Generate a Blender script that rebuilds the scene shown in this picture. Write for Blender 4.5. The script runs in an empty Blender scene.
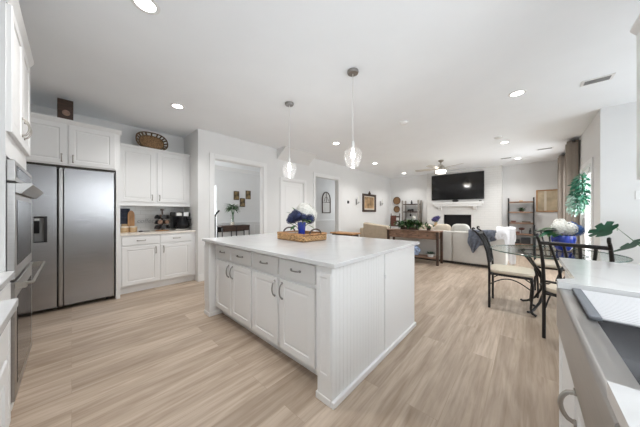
import bpy, bmesh, math, random
from mathutils import Vector, Matrix
random.seed(7)
R = math.radians
S = bpy.context.scene
C = S.collection

# ------------------------------------------------------------------ camera, world, lights, exposure
cam_d = bpy.data.cameras.new('camera'); cam = bpy.data.objects.new('camera', cam_d); C.objects.link(cam)
cam.location = (0, 0, 1.22); cam.rotation_euler = (R(90), 0, R(42.3))
cam_d.sensor_width = 36; cam_d.lens = 226 / 640 * 36; cam_d.clip_start = .02; cam_d.clip_end = 200
S.camera = cam
S.view_settings.view_transform = 'Standard'; S.view_settings.look = 'None'
S.view_settings.exposure = 0.16; S.view_settings.gamma = 1; S.view_settings.use_curve_mapping = False
S.cycles.max_bounces = 10; S.cycles.diffuse_bounces = 6; S.cycles.glossy_bounces = 4
S.cycles.transmission_bounces = 6; S.cycles.transparent_max_bounces = 12
S.cycles.use_denoising = True; S.cycles.caustics_reflective = False; S.cycles.caustics_refractive = False
S.cycles.sample_clamp_indirect = 6

W = bpy.data.worlds.new('sky'); S.world = W; W.use_nodes = True
bg = W.node_tree.nodes['Background']; bg.inputs[0].default_value = (.88, .945, 1, 1); bg.inputs[1].default_value = 4.1

def area(name, loc, rot, sx, sy, power, col=(1, 1, 1), spread=180):
    d = bpy.data.lights.new(name, 'AREA'); d.shape = 'RECTANGLE'; d.size = sx; d.size_y = sy
    d.energy = power; d.color = col; d.spread = R(spread)
    o = bpy.data.objects.new(name, d); C.objects.link(o); o.location = loc; o.rotation_euler = rot
    return o
DAY = (.95, .98, 1)
# daylight at the windows and glazed door, then three added fill lamps
area('daylight_sink_window', (.86, 1.08, 1.68), (0, R(90), 0), 1.1, 1.1, 11.5, DAY)
area('daylight_bay_window', (2.22, 3.8, 1.5), (0, R(90), 0), 1.7, 2.2, 2, DAY)
area('daylight_patio_door', (.88, 6.12, 1.05), (0, R(90), 0), 1.9, .8, 24, DAY)
area('daylight_living_window', (.88, 7.62, 1.5), (0, R(90), 0), 1.7, 1.0, 17, DAY)
area('added_dining_fill', (-5.9, .12, 1.5), (R(90), 0, 0), 1.6, 1.6, 48, DAY)  # added fill lamp to brighten the dining room, at an unseen window
area('added_hall_fill', (-5.1, 7.95, 1.5), (R(-90), 0, 0), .9, 1.5, 13, DAY)  # added fill lamp to brighten the hall; no window stands here
area('added_kitchen_fill', (-.02, -.84, 1.62), (R(90), 0, 0), 1.0, 1.1, 2, DAY)  # added fill lamp behind the camera, lighting the kitchen
LAMP_W, LAMP_COL = 10.5, (1, .985, .965)
CEIL = 2.74

# ------------------------------------------------------------------ materials
def mat(name, col, rough=.5, metal=0, spec=.5, noise=0, nscale=8, bump=0, bscale=60, stretch=(1, 1, 1), emit=None, es=0, coat=0, trans=0, sheen=0):
    m = bpy.data.materials.new(name); m.use_nodes = True
    nt = m.node_tree; b = nt.nodes['Principled BSDF']; L = nt.links
    b.inputs['Base Color'].default_value = (*col, 1); b.inputs['Roughness'].default_value = rough
    b.inputs['Metallic'].default_value = metal; b.inputs['Specular IOR Level'].default_value = spec
    b.inputs['Coat Weight'].default_value = coat; b.inputs['Transmission Weight'].default_value = trans
    b.inputs['Sheen Weight'].default_value = sheen
    tc = nt.nodes.new('ShaderNodeTexCoord'); mp = nt.nodes.new('ShaderNodeMapping')
    mp.inputs['Scale'].default_value = stretch; L.new(tc.outputs['Object'], mp.inputs[0])
    if noise:
        n = nt.nodes.new('ShaderNodeTexNoise'); n.inputs['Scale'].default_value = nscale; n.inputs['Detail'].default_value = 4
        L.new(mp.outputs[0], n.inputs[0])
        r = nt.nodes.new('ShaderNodeValToRGB'); r.color_ramp.elements[0].position = .3; r.color_ramp.elements[1].position = .7
        r.color_ramp.elements[0].color = (*[max(0, c * (1 - noise)) for c in col], 1)
        r.color_ramp.elements[1].color = (*[min(1, c * (1 + noise)) for c in col], 1)
        L.new(n.outputs[0], r.inputs[0]); L.new(r.outputs[0], b.inputs['Base Color'])
    if bump:
        n2 = nt.nodes.new('ShaderNodeTexNoise'); n2.inputs['Scale'].default_value = bscale; L.new(mp.outputs[0], n2.inputs[0])
        bp = nt.nodes.new('ShaderNodeBump'); bp.inputs['Strength'].default_value = bump; bp.inputs['Distance'].default_value = .004
        L.new(n2.outputs[0], bp.inputs['Height']); L.new(bp.outputs[0], b.inputs['Normal'])
    if emit:
        b.inputs['Emission Color'].default_value = (*emit, 1); b.inputs['Emission Strength'].default_value = es
    return m

def clear_glass(name, tint=(1, 1, 1), refl=.04, rim=.6, haze=0):
    m = bpy.data.materials.new(name); m.use_nodes = True; nt = m.node_tree; nt.nodes.clear()
    o = nt.nodes.new('ShaderNodeOutputMaterial'); mx = nt.nodes.new('ShaderNodeMixShader')
    t = nt.nodes.new('ShaderNodeBsdfTransparent'); g = nt.nodes.new('ShaderNodeBsdfGlossy'); f = nt.nodes.new('ShaderNodeLayerWeight')
    t.inputs[0].default_value = (*tint, 1); g.inputs['Roughness'].default_value = .03
    p = nt.nodes.new('ShaderNodeMath'); p.operation = 'POWER'; p.inputs[1].default_value = 4
    q = nt.nodes.new('ShaderNodeMath'); q.operation = 'MULTIPLY_ADD'; q.inputs[1].default_value = rim; q.inputs[2].default_value = refl
    f.inputs['Blend'].default_value = .5
    nt.links.new(f.outputs['Facing'], p.inputs[0]); nt.links.new(p.outputs[0], q.inputs[0]); nt.links.new(q.outputs[0], mx.inputs[0])
    nt.links.new(t.outputs[0], mx.inputs[1]); nt.links.new(g.outputs[0], mx.inputs[2])
    if haze:
        d = nt.nodes.new('ShaderNodeBsdfTranslucent'); d.inputs[0].default_value = (1, 1, 1, 1); m2 = nt.nodes.new('ShaderNodeMixShader'); m2.inputs[0].default_value = haze
        nt.links.new(mx.outputs[0], m2.inputs[1]); nt.links.new(d.outputs[0], m2.inputs[2]); nt.links.new(m2.outputs[0], o.inputs[0])
    else: nt.links.new(mx.outputs[0], o.inputs[0])
    return m

def floor_material():
    m = bpy.data.materials.new('oak_plank'); m.use_nodes = True; nt = m.node_tree; L = nt.links; N = nt.nodes.new
    b = nt.nodes['Principled BSDF']; b.inputs['Roughness'].default_value = .42; b.inputs['Specular IOR Level'].default_value = .35
    tc = N('ShaderNodeTexCoord'); sx = N('ShaderNodeSeparateXYZ'); cx = N('ShaderNodeCombineXYZ')
    L.new(tc.outputs['Object'], sx.inputs[0]); L.new(sx.outputs[1], cx.inputs[0]); L.new(sx.outputs[0], cx.inputs[1])
    br = N('ShaderNodeTexBrick'); br.offset = .37; br.offset_frequency = 2
    br.inputs['Scale'].default_value = 1; br.inputs['Brick Width'].default_value = 1.45; br.inputs['Row Height'].default_value = .19
    br.inputs['Mortar Size'].default_value = .0012; br.inputs['Mortar Smooth'].default_value = .3; br.inputs['Bias'].default_value = 0
    br.inputs['Color1'].default_value = (0, 0, 0, 1); br.inputs['Color2'].default_value = (1, 1, 1, 1); br.inputs['Mortar'].default_value = (.5, .5, .5, 1)
    L.new(cx.outputs[0], br.inputs[0])
    # per-plank offset so that grain does not run across joints
    ad = N('ShaderNodeVectorMath'); ad.operation = 'MULTIPLY_ADD'; ad.inputs[1].default_value = (7.3, 5.1, 3.7)
    L.new(br.outputs['Color'], ad.inputs[0]); L.new(cx.outputs[0], ad.inputs[2])
    mp = N('ShaderNodeMapping'); mp.inputs['Scale'].default_value = (.9, 6.5, 1); L.new(ad.outputs[0], mp.inputs[0])
    n1 = N('ShaderNodeTexNoise'); n1.inputs['Scale'].default_value = 1.6; n1.inputs['Detail'].default_value = 6; n1.inputs['Distortion'].default_value = .9
    L.new(mp.outputs[0], n1.inputs[0])
    mp2 = N('ShaderNodeMapping'); mp2.inputs['Scale'].default_value = (.30, 3.0, 1); L.new(ad.outputs[0], mp2.inputs[0])
    wv = N('ShaderNodeTexWave'); wv.wave_type = 'RINGS'; wv.inputs['Scale'].default_value = 1.7; wv.inputs['Distortion'].default_value = 4.5
    wv.inputs['Detail'].default_value = 3; wv.inputs['Detail Scale'].default_value = .7; L.new(mp2.outputs[0], wv.inputs[0])
    r1 = N('ShaderNodeValToRGB'); e = r1.color_ramp.elements
    e[0].position = .3; e[0].color = (.40, .31, .232, 1); e[1].position = .7; e[1].color = (.60, .495, .40, 1)
    L.new(n1.outputs[0], r1.inputs[0])
    mp3 = N('ShaderNodeMapping'); mp3.inputs['Scale'].default_value = (3.5, 55, 1); L.new(ad.outputs[0], mp3.inputs[0])
    n3 = N('ShaderNodeTexNoise'); n3.inputs['Scale'].default_value = 1.2; n3.inputs['Detail'].default_value = 5; n3.inputs['Distortion'].default_value = .5; L.new(mp3.outputs[0], n3.inputs[0])
    r5 = N('ShaderNodeValToRGB'); r5.color_ramp.elements[0].position = .32; r5.color_ramp.elements[0].color = (.74, .70, .66, 1); r5.color_ramp.elements[1].position = .55; r5.color_ramp.elements[1].color = (1, 1, 1, 1)
    L.new(n3.outputs[0], r5.inputs[0])
    tint = N('ShaderNodeMixRGB'); tint.blend_type = 'MULTIPLY'; tint.inputs[0].default_value = 1
    r2 = N('ShaderNodeValToRGB'); r2.color_ramp.elements[0].color = (.78, .76, .74, 1); r2.color_ramp.elements[1].color = (1.0, 1.0, 1.0, 1)
    L.new(br.outputs['Color'], r2.inputs[0]); L.new(r1.outputs[0], tint.inputs[1]); L.new(r2.outputs[0], tint.inputs[2])
    ring = N('ShaderNodeMixRGB'); ring.blend_type = 'MULTIPLY'; ring.inputs[0].default_value = .2
    r3 = N('ShaderNodeValToRGB'); r3.color_ramp.elements[0].position = .0; r3.color_ramp.elements[0].color = (.6, .56, .52, 1)
    r3.color_ramp.elements[1].position = .35; r3.color_ramp.elements[1].color = (1, 1, 1, 1)
    L.new(wv.outputs[0], r3.inputs[0]); fib = N('ShaderNodeMixRGB'); fib.blend_type = 'MULTIPLY'; fib.inputs[0].default_value = .55; L.new(tint.outputs[0], fib.inputs[1]); L.new(r5.outputs[0], fib.inputs[2]); L.new(fib.outputs[0], ring.inputs[1]); L.new(r3.outputs[0], ring.inputs[2])
    mo = N('ShaderNodeMixRGB'); mo.inputs[2].default_value = (.3, .22, .16, 1)
    mf = N('ShaderNodeMath'); mf.operation = 'MULTIPLY'; mf.inputs[1].default_value = .6
    L.new(br.outputs['Fac'], mf.inputs[0]); L.new(mf.outputs[0], mo.inputs[0]); L.new(ring.outputs[0], mo.inputs[1]); L.new(mo.outputs[0], b.inputs['Base Color'])
    bp = N('ShaderNodeBump'); bp.inputs['Strength'].default_value = .12; bp.inputs['Distance'].default_value = .002
    L.new(n1.outputs[0], bp.inputs['Height']); L.new(bp.outputs[0], b.inputs['Normal'])
    return m

def brick_material(name, c1, c2, mortar, w, h, ms=.01, rough=.6, axis='xz', bump=.5):
    m = bpy.data.materials.new(name); m.use_nodes = True; nt = m.node_tree; L = nt.links; N = nt.nodes.new
    b = nt.nodes['Principled BSDF']; b.inputs['Roughness'].default_value = rough
    tc = N('ShaderNodeTexCoord'); sx = N('ShaderNodeSeparateXYZ'); cx = N('ShaderNodeCombineXYZ'); L.new(tc.outputs['Object'], sx.inputs[0])
    L.new(sx.outputs['XYZ'.index(axis[0].upper())], cx.inputs[0]); L.new(sx.outputs['XYZ'.index(axis[1].upper())], cx.inputs[1])
    br = N('ShaderNodeTexBrick'); br.inputs['Scale'].default_value = 1; br.inputs['Brick Width'].default_value = w; br.inputs['Row Height'].default_value = h
    br.inputs['Mortar Size'].default_value = ms; br.inputs['Color1'].default_value = (*c1, 1); br.inputs['Color2'].default_value = (*c2, 1); br.inputs['Mortar'].default_value = (*mortar, 1)
    L.new(cx.outputs[0], br.inputs[0]); L.new(br.outputs[0], b.inputs['Base Color'])
    bp = N('ShaderNodeBump'); bp.invert = True; bp.inputs['Strength'].default_value = bump; bp.inputs['Distance'].default_value = .006
    L.new(br.outputs['Fac'], bp.inputs['Height']); L.new(bp.outputs[0], b.inputs['Normal']); return m

def quartz_material():
    m = mat('white_quartz', (.86, .86, .85), .16, spec=.5); nt = m.node_tree; L = nt.links; N = nt.nodes.new; b = nt.nodes['Principled BSDF']
    tc = N('ShaderNodeTexCoord'); n = N('ShaderNodeTexNoise'); n.inputs['Scale'].default_value = 1.3; n.inputs['Detail'].default_value = 8; n.inputs['Distortion'].default_value = 1.6
    L.new(tc.outputs['Object'], n.inputs[0]); r = N('ShaderNodeValToRGB'); e = r.color_ramp.elements
    e[0].position = .46; e[0].color = (.66, .66, .66, 1); e[1].position = .54; e[1].color = (.66, .66, .66, 1)
    k = e.new(.5); k.color = (.625, .625, .625, 1); L.new(n.outputs[0], r.inputs[0]); L.new(r.outputs[0], b.inputs['Base Color']); return m

def plaid_material():
    m = mat('navy_plaid', (.02, .035, .08), .6); nt = m.node_tree; L = nt.links; N = nt.nodes.new; b = nt.nodes['Principled BSDF']
    tc = N('ShaderNodeTexCoord'); br = N('ShaderNodeTexBrick'); br.offset = 0
    sx = N('ShaderNodeSeparateXYZ'); cx = N('ShaderNodeCombineXYZ'); L.new(tc.outputs['Object'], sx.inputs[0]); L.new(sx.outputs[1], cx.inputs[0]); L.new(sx.outputs[2], cx.inputs[1])
    br.inputs['Scale'].default_value = 1; br.inputs['Brick Width'].default_value = .05; br.inputs['Row Height'].default_value = .06; br.inputs['Mortar Size'].default_value = .002
    br.inputs['Color1'].default_value = (.008, .013, .032, 1); br.inputs['Color2'].default_value = (.013, .02, .045, 1); br.inputs['Mortar'].default_value = (.05, .065, .1, 1)
    L.new(cx.outputs[0], br.inputs[0]); L.new(br.outputs[0], b.inputs['Base Color']); return m

M = {}
M['wall'] = mat('wall_paint', (.745, .745, .74), .75, spec=.2, noise=.012, nscale=3)
M['ceiling'] = mat('ceiling_paint', (.895, .92, .945), .85, spec=.1, noise=.01, nscale=3)
M['trim'] = mat('white_trim', (.80, .80, .795), .4)
M['cab'] = mat('white_cabinet_lacquer', (.80, .80, .795), .38)
M['gap'] = mat('recess_shade', (.05, .045, .04), .8)  # near-black colour standing in for shade in narrow gaps
M['quartz'] = quartz_material()
M['cream_stone'] = mat('cream_stone', (.74, .69, .62), .25, noise=.08, nscale=20)
M['floor'] = floor_material()
M['steel'] = mat('brushed_steel', (.40, .40, .41), .27, 1, noise=.07, nscale=3, bump=.06, bscale=5, stretch=(1, 1, 40))
M['steel_h'] = mat('brushed_steel_across', (.43, .42, .41), .33, 1, noise=.05, nscale=4, bump=.04, bscale=6, stretch=(1, 1, 30))
for k_ in ('steel', 'steel_h'): M[k_].node_tree.nodes['Principled BSDF'].inputs['Anisotropic'].default_value = .7
M['nickel'] = mat('brushed_nickel', (.40, .375, .34), .3, 1)
M['dark_nickel'] = mat('dark_nickel', (.33, .32, .31), .35, 1)
M['black_glass'] = mat('black_glass', (.012, .012, .014), .12, spec=.3)
M['screen'] = mat('television_screen', (.008, .008, .009), .1, spec=.5)
M['black'] = mat('black_metal', (.012, .011, .011), .42, spec=.4)
M['black_plastic'] = mat('black_plastic', (.02, .02, .022), .35)
M['rubber'] = mat('grey_silicone', (.16, .17, .19), .6)
M['dark_wood'] = mat('dark_walnut', (.055, .03, .02), .45, noise=.4, nscale=6, stretch=(1, 1, 8))
M['red_wood'] = mat('red_brown_wood', (.10, .03, .02), .45, noise=.3, nscale=5)
M['barn_wood'] = mat('weathered_brown_wood', (.22, .13, .085), .6, noise=.45, nscale=4, stretch=(2, 8, 8), bump=.2)
M['grey_wood'] = mat('grey_weathered_wood', (.24, .22, .20), .65, noise=.3, nscale=5, stretch=(6, 6, 1))
M['oak'] = mat('honey_oak', (.42, .22, .09), .5, noise=.25, nscale=6, stretch=(1, 6, 1))
M['tan_wood'] = mat('tan_bamboo', (.56, .39, .22), .5, noise=.15, nscale=8)
M['wicker'] = mat('brown_wicker', (.25, .145, .07), .75, noise=.65, nscale=60, bump=.8, bscale=90)
M['rim_wicker'] = mat('dark_rim_wicker', (.12, .075, .04), .75, noise=.5, nscale=50, bump=.6)
M['wicker_light'] = mat('honey_wicker', (.40, .235, .105), .7, noise=.85, nscale=45, stretch=(1, 1, 2.5), bump=.9, bscale=80)
M['cream'] = mat('cream_fabric', (.66, .575, .47), .85, noise=.05, nscale=30, bump=.1, bscale=200)
M['white_cush'] = mat('white_fabric', (.78, .77, .75), .85, noise=.03, nscale=30)
M['rod_white'] = mat('white_coated_rod', (.60, .60, .61), .4)
M['pale_rod'] = mat('pale_nickel', (.80, .80, .79), .4, .6)
M['sofa'] = mat('pale_grey_linen', (.60, .585, .55), .9, noise=.03, nscale=20, bump=.1, bscale=200)
M['beige'] = mat('beige_linen', (.50, .42, .32), .9, noise=.08, nscale=12, bump=.15, bscale=150)
M['throw'] = mat('blue_grey_knit', (.115, .13, .165), .95, noise=.35, nscale=22, bump=.5, bscale=70)
M['white_throw'] = mat('white_knit', (.82, .83, .86), .95, noise=.04, nscale=30, bump=.4, bscale=70)
M['curtain'] = mat('taupe_curtain', (.275, .235, .20), .85, noise=.06, nscale=30)
M['leaf'] = mat('green_leaf', (.035, .11, .03), .4, noise=.5, nscale=12)
M['leaf_light'] = mat('light_green_leaf', (.12, .24, .06), .5, noise=.4, nscale=12)
M['leaf_dark'] = mat('dark_green_leaf', (.010, .065, .032), .42, spec=.3, noise=.4, nscale=7)
M['leaf_teal'] = mat('teal_green_leaf', (.02, .15, .085), .45, noise=.5, nscale=14)
M['leaf_pale'] = mat('frosted_leaf', (.36, .52, .45), .6, noise=.25, nscale=14)
M['white_petal'] = mat('white_petal', (.84, .83, .78), .7, noise=.05, nscale=30)
M['navy_petal'] = mat('navy_petal', (.02, .03, .09), .7, noise=.75, nscale=25)
M['blue_petal'] = mat('blue_petal', (.05, .13, .36), .7, noise=.5, nscale=25)
M['violet_petal'] = mat('violet_blue_petal', (.07, .06, .2), .7, noise=.5, nscale=25)
M['cobalt'] = mat('cobalt_glass', (.012, .045, .42), .08, spec=.7, coat=.5)
M['ceramic'] = mat('white_ceramic', (.75, .75, .74), .2)
M['blue_white'] = mat('blue_and_white_ceramic', (.28, .36, .58), .2, noise=.9, nscale=16)
M['clear'] = clear_glass('clear_lamp_glass', (1, 1, 1), .035, .45, .022)
M['pane'] = clear_glass('window_glass', (1, 1, 1), .03)
M['table_glass'] = clear_glass('table_glass', (.94, .97, .96), .025, .35)
M['glass_edge'] = mat('green_glass_edge', (.06, .12, .10), .1, spec=.6)
M['lamp'] = mat('lamp_lens', (1, 1, 1), .5, emit=(1, .96, .9), es=14)
M['bulb'] = mat('glowing_bulb', (1, 1, 1), .5, emit=(1, .97, .92), es=28)
M['fan_light'] = mat('fan_lamp_glass', (1, 1, 1), .5, emit=(1, .93, .8), es=9)
M['tile'] = brick_material('subway_tile', (.74, .74, .73), (.72, .72, .71), (.60, .595, .58), .15, .075, .003, .2, 'yz', .2)
M['brick'] = brick_material('white_painted_brick', (.70, .695, .68), (.68, .675, .66), (.655, .65, .635), .22, .075, .009, .7, 'xz', .22)
M['plaid'] = plaid_material()
M['letter'] = mat('grey_letter_metal', (.42, .42, .42), .5)
M['sepia'] = mat('sepia_print', (.42, .27, .14), .6, noise=.55, nscale=5)
M['map'] = mat('faded_beige_map', (.50, .41, .28), .6, noise=.3, nscale=4)
M['mat_board'] = mat('cream_mat_board', (.66, .60, .50), .7)
M['small_print'] = mat('dark_gold_print', (.22, .15, .06), .5, noise=.95, nscale=9)
M['pale_panel'] = mat('pale_mirror_panel', (.52, .50, .47), .3, noise=.05)
M['clock_face'] = mat('bronze_clock_face', (.30, .19, .14), .4, noise=.4, nscale=25)
M['fire'] = mat('black_firebox', (.006, .006, .006), .6)
M['blade'] = mat('pale_grey_fan_blade', (.55, .52, .48), .5, noise=.12, nscale=5)
M['soil'] = mat('dark_soil', (.03, .02, .015), .95, noise=.5, nscale=40)
M['vent'] = mat('vent_slot_grey', (.28, .28, .28), .6)

# ------------------------------------------------------------------ mesh helpers
ORG = {}
def V(*a): return Vector(a)
class MB:
    def __init__(self): self.b = bmesh.new(); self.slots = []
    def box(self, x0, y0, z0, x1, y1, z1, bev=0, seg=2):
        x0, x1 = sorted((x0, x1)); y0, y1 = sorted((y0, y1)); z0, z1 = sorted((z0, z1))
        v = [self.b.verts.new(p) for p in ((x0,y0,z0),(x1,y0,z0),(x1,y1,z0),(x0,y1,z0),(x0,y0,z1),(x1,y0,z1),(x1,y1,z1),(x0,y1,z1))]
        f = [self.b.faces.new([v[i] for i in q]) for q in ((3,2,1,0),(4,5,6,7),(0,1,5,4),(1,2,6,5),(2,3,7,6),(3,0,4,7))]
        if bev:
            bmesh.ops.bevel(self.b, geom=list({e for q in f for e in q.edges}), offset=bev, segments=seg, profile=.5, affect='EDGES')
        return self
    def poly(self, pts):
        return self.b.faces.new([self.b.verts.new(p) for p in pts])
    def rings(self, rs, cap0=True, cap1=True, closed=True):
        rows = [[self.b.verts.new(p) for p in r] for r in rs]; n = len(rs[0])
        for a, c in zip(rows, rows[1:]):
            for i in range(n if closed else n - 1):
                j = (i + 1) % n; self.b.faces.new((a[i], a[j], c[j], c[i]))
        if closed and cap0: self.b.faces.new(rows[0][::-1])
        if closed and cap1: self.b.faces.new(rows[-1])
        return self
    def lathe(self, prof, c=(0,0,0), seg=24, caps=True, axis='z'):
        rs = []
        for r, h in prof:
            ring = []
            for i in range(seg):
                a = 2 * math.pi * i / seg; x, y = max(r, 1e-4) * math.cos(a), max(r, 1e-4) * math.sin(a)
                p = (x, y, h) if axis == 'z' else ((h, x, y) if axis == 'x' else (y, h, x))
                ring.append((c[0] + p[0], c[1] + p[1], c[2] + p[2]))
            rs.append(ring)
        return self.rings(rs, caps, caps)
    def cyl(self, p0, p1, r, r2=None, seg=16): return self.tube([p0, p1], [r, r if r2 is None else r2], seg)
    def tube(self, pts, r, seg=10):
        pts = [Vector(p) for p in pts]; n = len(pts)
        rr = r if isinstance(r, (list, tuple)) else [r] * n
        up = None; rs = []
        for i, p in enumerate(pts):
            t = ((pts[min(i + 1, n - 1)] - p).normalized() + (p - pts[max(i - 1, 0)]).normalized()).normalized()
            if up is None: up = t.orthogonal().normalized()
            up = (up - t * up.dot(t)).normalized(); s = t.cross(up)
            rs.append([p + (up * math.cos(2*math.pi*k/seg) + s * math.sin(2*math.pi*k/seg)) * rr[i] for k in range(seg)])
        return self.rings(rs)
    def ell(self, c, a, e1=1, e2=1, nu=24, nv=12):
        f = lambda w, m: math.copysign(abs(w) ** m, w)
        rs = []
        for j in range(1, nv):
            t = -math.pi/2 + math.pi * j / nv; ct, st = f(math.cos(t), e1), f(math.sin(t), e1)
            rs.append([(c[0] + a[0]*ct*f(math.cos(2*math.pi*i/nu), e2), c[1] + a[1]*ct*f(math.sin(2*math.pi*i/nu), e2), c[2] + a[2]*st) for i in range(nu)])
        return self.rings(rs)
    def leaf(self, p, d, length, w, up=(0,0,1), droop=.25, n=4):
        p = Vector(p); d = Vector(d).normalized(); s = d.cross(Vector(up))
        if s.length < 1e-3: s = d.orthogonal()
        s.normalize(); nn = s.cross(d).normalized(); L_, R_, M_ = [], [], []
        for i in range(n + 1):
            t = i / n; ww = w * math.sin(math.pi * min(.97, t * .9 + .06)) * .5
            q = p + d * (length * t) - nn * (droop * length * t * t)
            M_.append(self.b.verts.new(q)); L_.append(self.b.verts.new(q + s*ww + nn*ww*.25)); R_.append(self.b.verts.new(q - s*ww + nn*ww*.25))
        for i in range(n):
            self.b.faces.new((M_[i], M_[i+1], L_[i+1], L_[i])); self.b.faces.new((R_[i], R_[i+1], M_[i+1], M_[i]))
        return self
    def panel(self, O, U, Vv, N, w, h, t=.02, fr=.055, rec=.007, bead=.010):
        O, U, Vv, N = Vector(O), Vector(U), Vector(Vv), Vector(N)
        if U.cross(Vv).dot(N) < 0: O = O + U * w; U = -U
        def ring(i, d): return [O + U*a + Vv*b_ + N*d for a, b_ in ((i,i),(w-i,i),(w-i,h-i),(i,h-i))]
        self.rings([ring(0,0), ring(0,t-.003), ring(.003,t), ring(fr,t), ring(fr+bead*.5,t-rec), ring(fr+bead,t-rec), ring(fr+bead*2.4,t-rec*.55)]); return self
    def slab(self, O, U, Vv, N, w, h, t=.02, c=.004):
        O, U, Vv, N = Vector(O), Vector(U), Vector(Vv), Vector(N)
        if U.cross(Vv).dot(N) < 0: O = O + U * w; U = -U
        def ring(i, d): return [O + U*a + Vv*b_ + N*d for a, b_ in ((i,i),(w-i,i),(w-i,h-i),(i,h-i))]
        self.rings([ring(0,0), ring(0,t-c), ring(c,t)]); return self
    def pull(self, p0, p1, N, out=.032, r=.0055):
        p0, p1, N = Vector(p0), Vector(p1), Vector(N); pts = []
        for k in range(13):
            t = k / 12; pts.append(p0.lerp(p1, t) + N * (out * math.sin(math.pi * t) ** .45))
        self.tube(pts, r, 8); self.cyl(p0, p0 + N*.006, r*1.7, seg=10); self.cyl(p1, p1 + N*.006, r*1.7, seg=10); return self
    def prism(self, pts, d):
        d = Vector(d); a = [Vector(p) for p in pts]; return self.rings([a, [p + d for p in a]])
    def build(self, name, m, parent=None, smooth=False, label=None, kind=None, mods=None):
        b = self.b; bmesh.ops.recalc_face_normals(b, faces=b.faces[:])
        root = parent
        while root is not None and root.parent is not None: root = root.parent
        off = Vector((0,0,0))
        if root is not None: off = ORG.get(root.name, off)
        elif kind != 'structure' and b.verts:
            lo = [min(v.co[i] for v in b.verts) for i in range(3)]; hi = [max(v.co[i] for v in b.verts) for i in range(3)]
            off = Vector(((lo[0]+hi[0])/2, (lo[1]+hi[1])/2, lo[2]))
        if off.length: bmesh.ops.translate(b, verts=b.verts[:], vec=-off)
        me = bpy.data.meshes.new(name)
        if smooth:
            for f in b.faces: f.smooth = True
        b.to_mesh(me); b.free()
        if smooth: me.set_sharp_from_angle(angle=R(42))
        me.materials.append(m if not isinstance(m, str) else M[m])
        o = bpy.data.objects.new(name, me); C.objects.link(o)
        if parent is not None: o.parent = parent
        elif kind != 'structure': o.location = off; ORG[o.name] = off
        if label: o['label'] = label
        if kind: o['kind'] = kind
        return o

def thing(name, label, cat, loc=(0,0,0), group=None, local=False):
    o = bpy.data.objects.new(name, None); C.objects.link(o); o.empty_display_size = .1
    o.location = loc; o['label'] = label; o['category'] = cat
    if group: o['group'] = group
    ORG[o.name] = Vector((0,0,0)) if local else Vector(loc)
    return o
def tag(o, label, cat, group=None):
    o['label'] = label; o['category'] = cat
    if group: o['group'] = group
    return o
def dup(root, loc, rotz=0, label=None):
    def cp(o, par):
        c = o.copy(); C.objects.link(c)
        if par is not None: c.parent = par
        for k in [q for q in bpy.data.objects if q.parent == o]: cp(k, c)
        return c
    r = cp(root, None); r.location = loc; r.rotation_euler = (0, 0, rotz)
    if label: r['label'] = label
    return r
def wall_run(name, axis, c0, c1, a0, a1, z0, z1, holes=(), m='wall'):
    """a wall slab across `axis` between c0 and c1, running a0..a1, with rectangular holes (a,b,za,zb)"""
    mb = MB()
    def bx(p, q, za, zb):
        if q - p < 1e-4 or zb - za < 1e-4: return
        mb.box(c0, p, za, c1, q, zb) if axis == 'x' else mb.box(p, c0, za, q, c1, zb)
    cur = a0
    for (p, q, za, zb) in sorted(holes):
        bx(cur, p, z0, z1); bx(p, q, z0, za); bx(p, q, zb, z1); cur = q
    bx(cur, a1, z0, z1)
    return mb.build(name, m, kind='structure')

# ------------------------------------------------------------------ room shell
MB().box(-7.6, -1.0, -.1, 2.5, 9.6, 0).build('floor', 'floor', kind='structure')
MB().box(-7.6, -1.0, CEIL, 2.5, 9.6, CEIL + .1).build('ceiling', 'ceiling', kind='structure')
LX = -4.33
wall_run('wall_left', 'x', LX - .12, LX, 1.52, 9.3, 0, CEIL, [(1.80, 2.88, 0, 2.26), (3.41, 4.13, 0, 2.02), (4.56, 5.60, 0, 2.27)])
wall_run('wall_fridge', 'x', -5.2, -5.08, -.98, 1.52, 0, CEIL)
wall_run('wall_nook', 'y', 1.52, 1.64, -5.2, LX - .12, 0, CEIL)
wall_run('wall_oven', 'y', -.98, -.86, -5.08, .92, 0, CEIL, [(-.55, .5, 1.05, 2.15)])
wall_run('wall_fireplace', 'y', 9.3, 9.42, -6, .92, 0, CEIL)
wall_run('wall_right', 'x', .80, .92, 5.15, 9.3, 0, CEIL, [(5.66, 6.58, 0, 2.04), (7.12, 8.12, .55, 2.35)])
wall_run('wall_breakfast', 'y', 5.15, 5.27, .92, 2.4, 0, CEIL)
wall_run('wall_bay', 'x', 2.28, 2.40, 2.38, 5.15, 0, CEIL, [(2.65, 4.95, .55, 2.35)])
wall_run('wall_bay_return', 'y', 2.38, 2.50, .92, 2.28, 0, CEIL)
wall_run('wall_sink', 'x', .80, .92, -.86, 2.50, 0, CEIL, [(.5, 1.66, 1.07, 2.3)])
# rooms beyond the two openings
wall_run('wall_dining', 'x', -7.42, -7.30, 0, 5.12, 0, CEIL, [(2.93, 3.12, .1, 2.12)])
wall_run('wall_dining_side', 'y', 5.0, 5.12, -7.3, -5.8, 0, CEIL)
wall_run('wall_dining_front', 'y', -.05, .07, -7.3, -5.2, 0, CEIL, [(-6.7, -5.4, .7, 2.3)])
wall_run('wall_hall', 'x', -5.92, -5.80, 5.0, 8.1, 0, CEIL)
wall_run('wall_hall_end', 'y', 8.0, 8.12, -5.8, LX - .12, 0, CEIL)
wall_run('wall_hall_side', 'y', 4.28, 4.40, -5.8, LX - .12, 0, CEIL)
MB().prism([(LX + .001, 3.25, CEIL), (LX + .001, 3.25, 2.50), (-4.0, 3.25, CEIL)], (0, 1.04, 0)).build('wall_soffit', 'wall', kind='structure')
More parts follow.
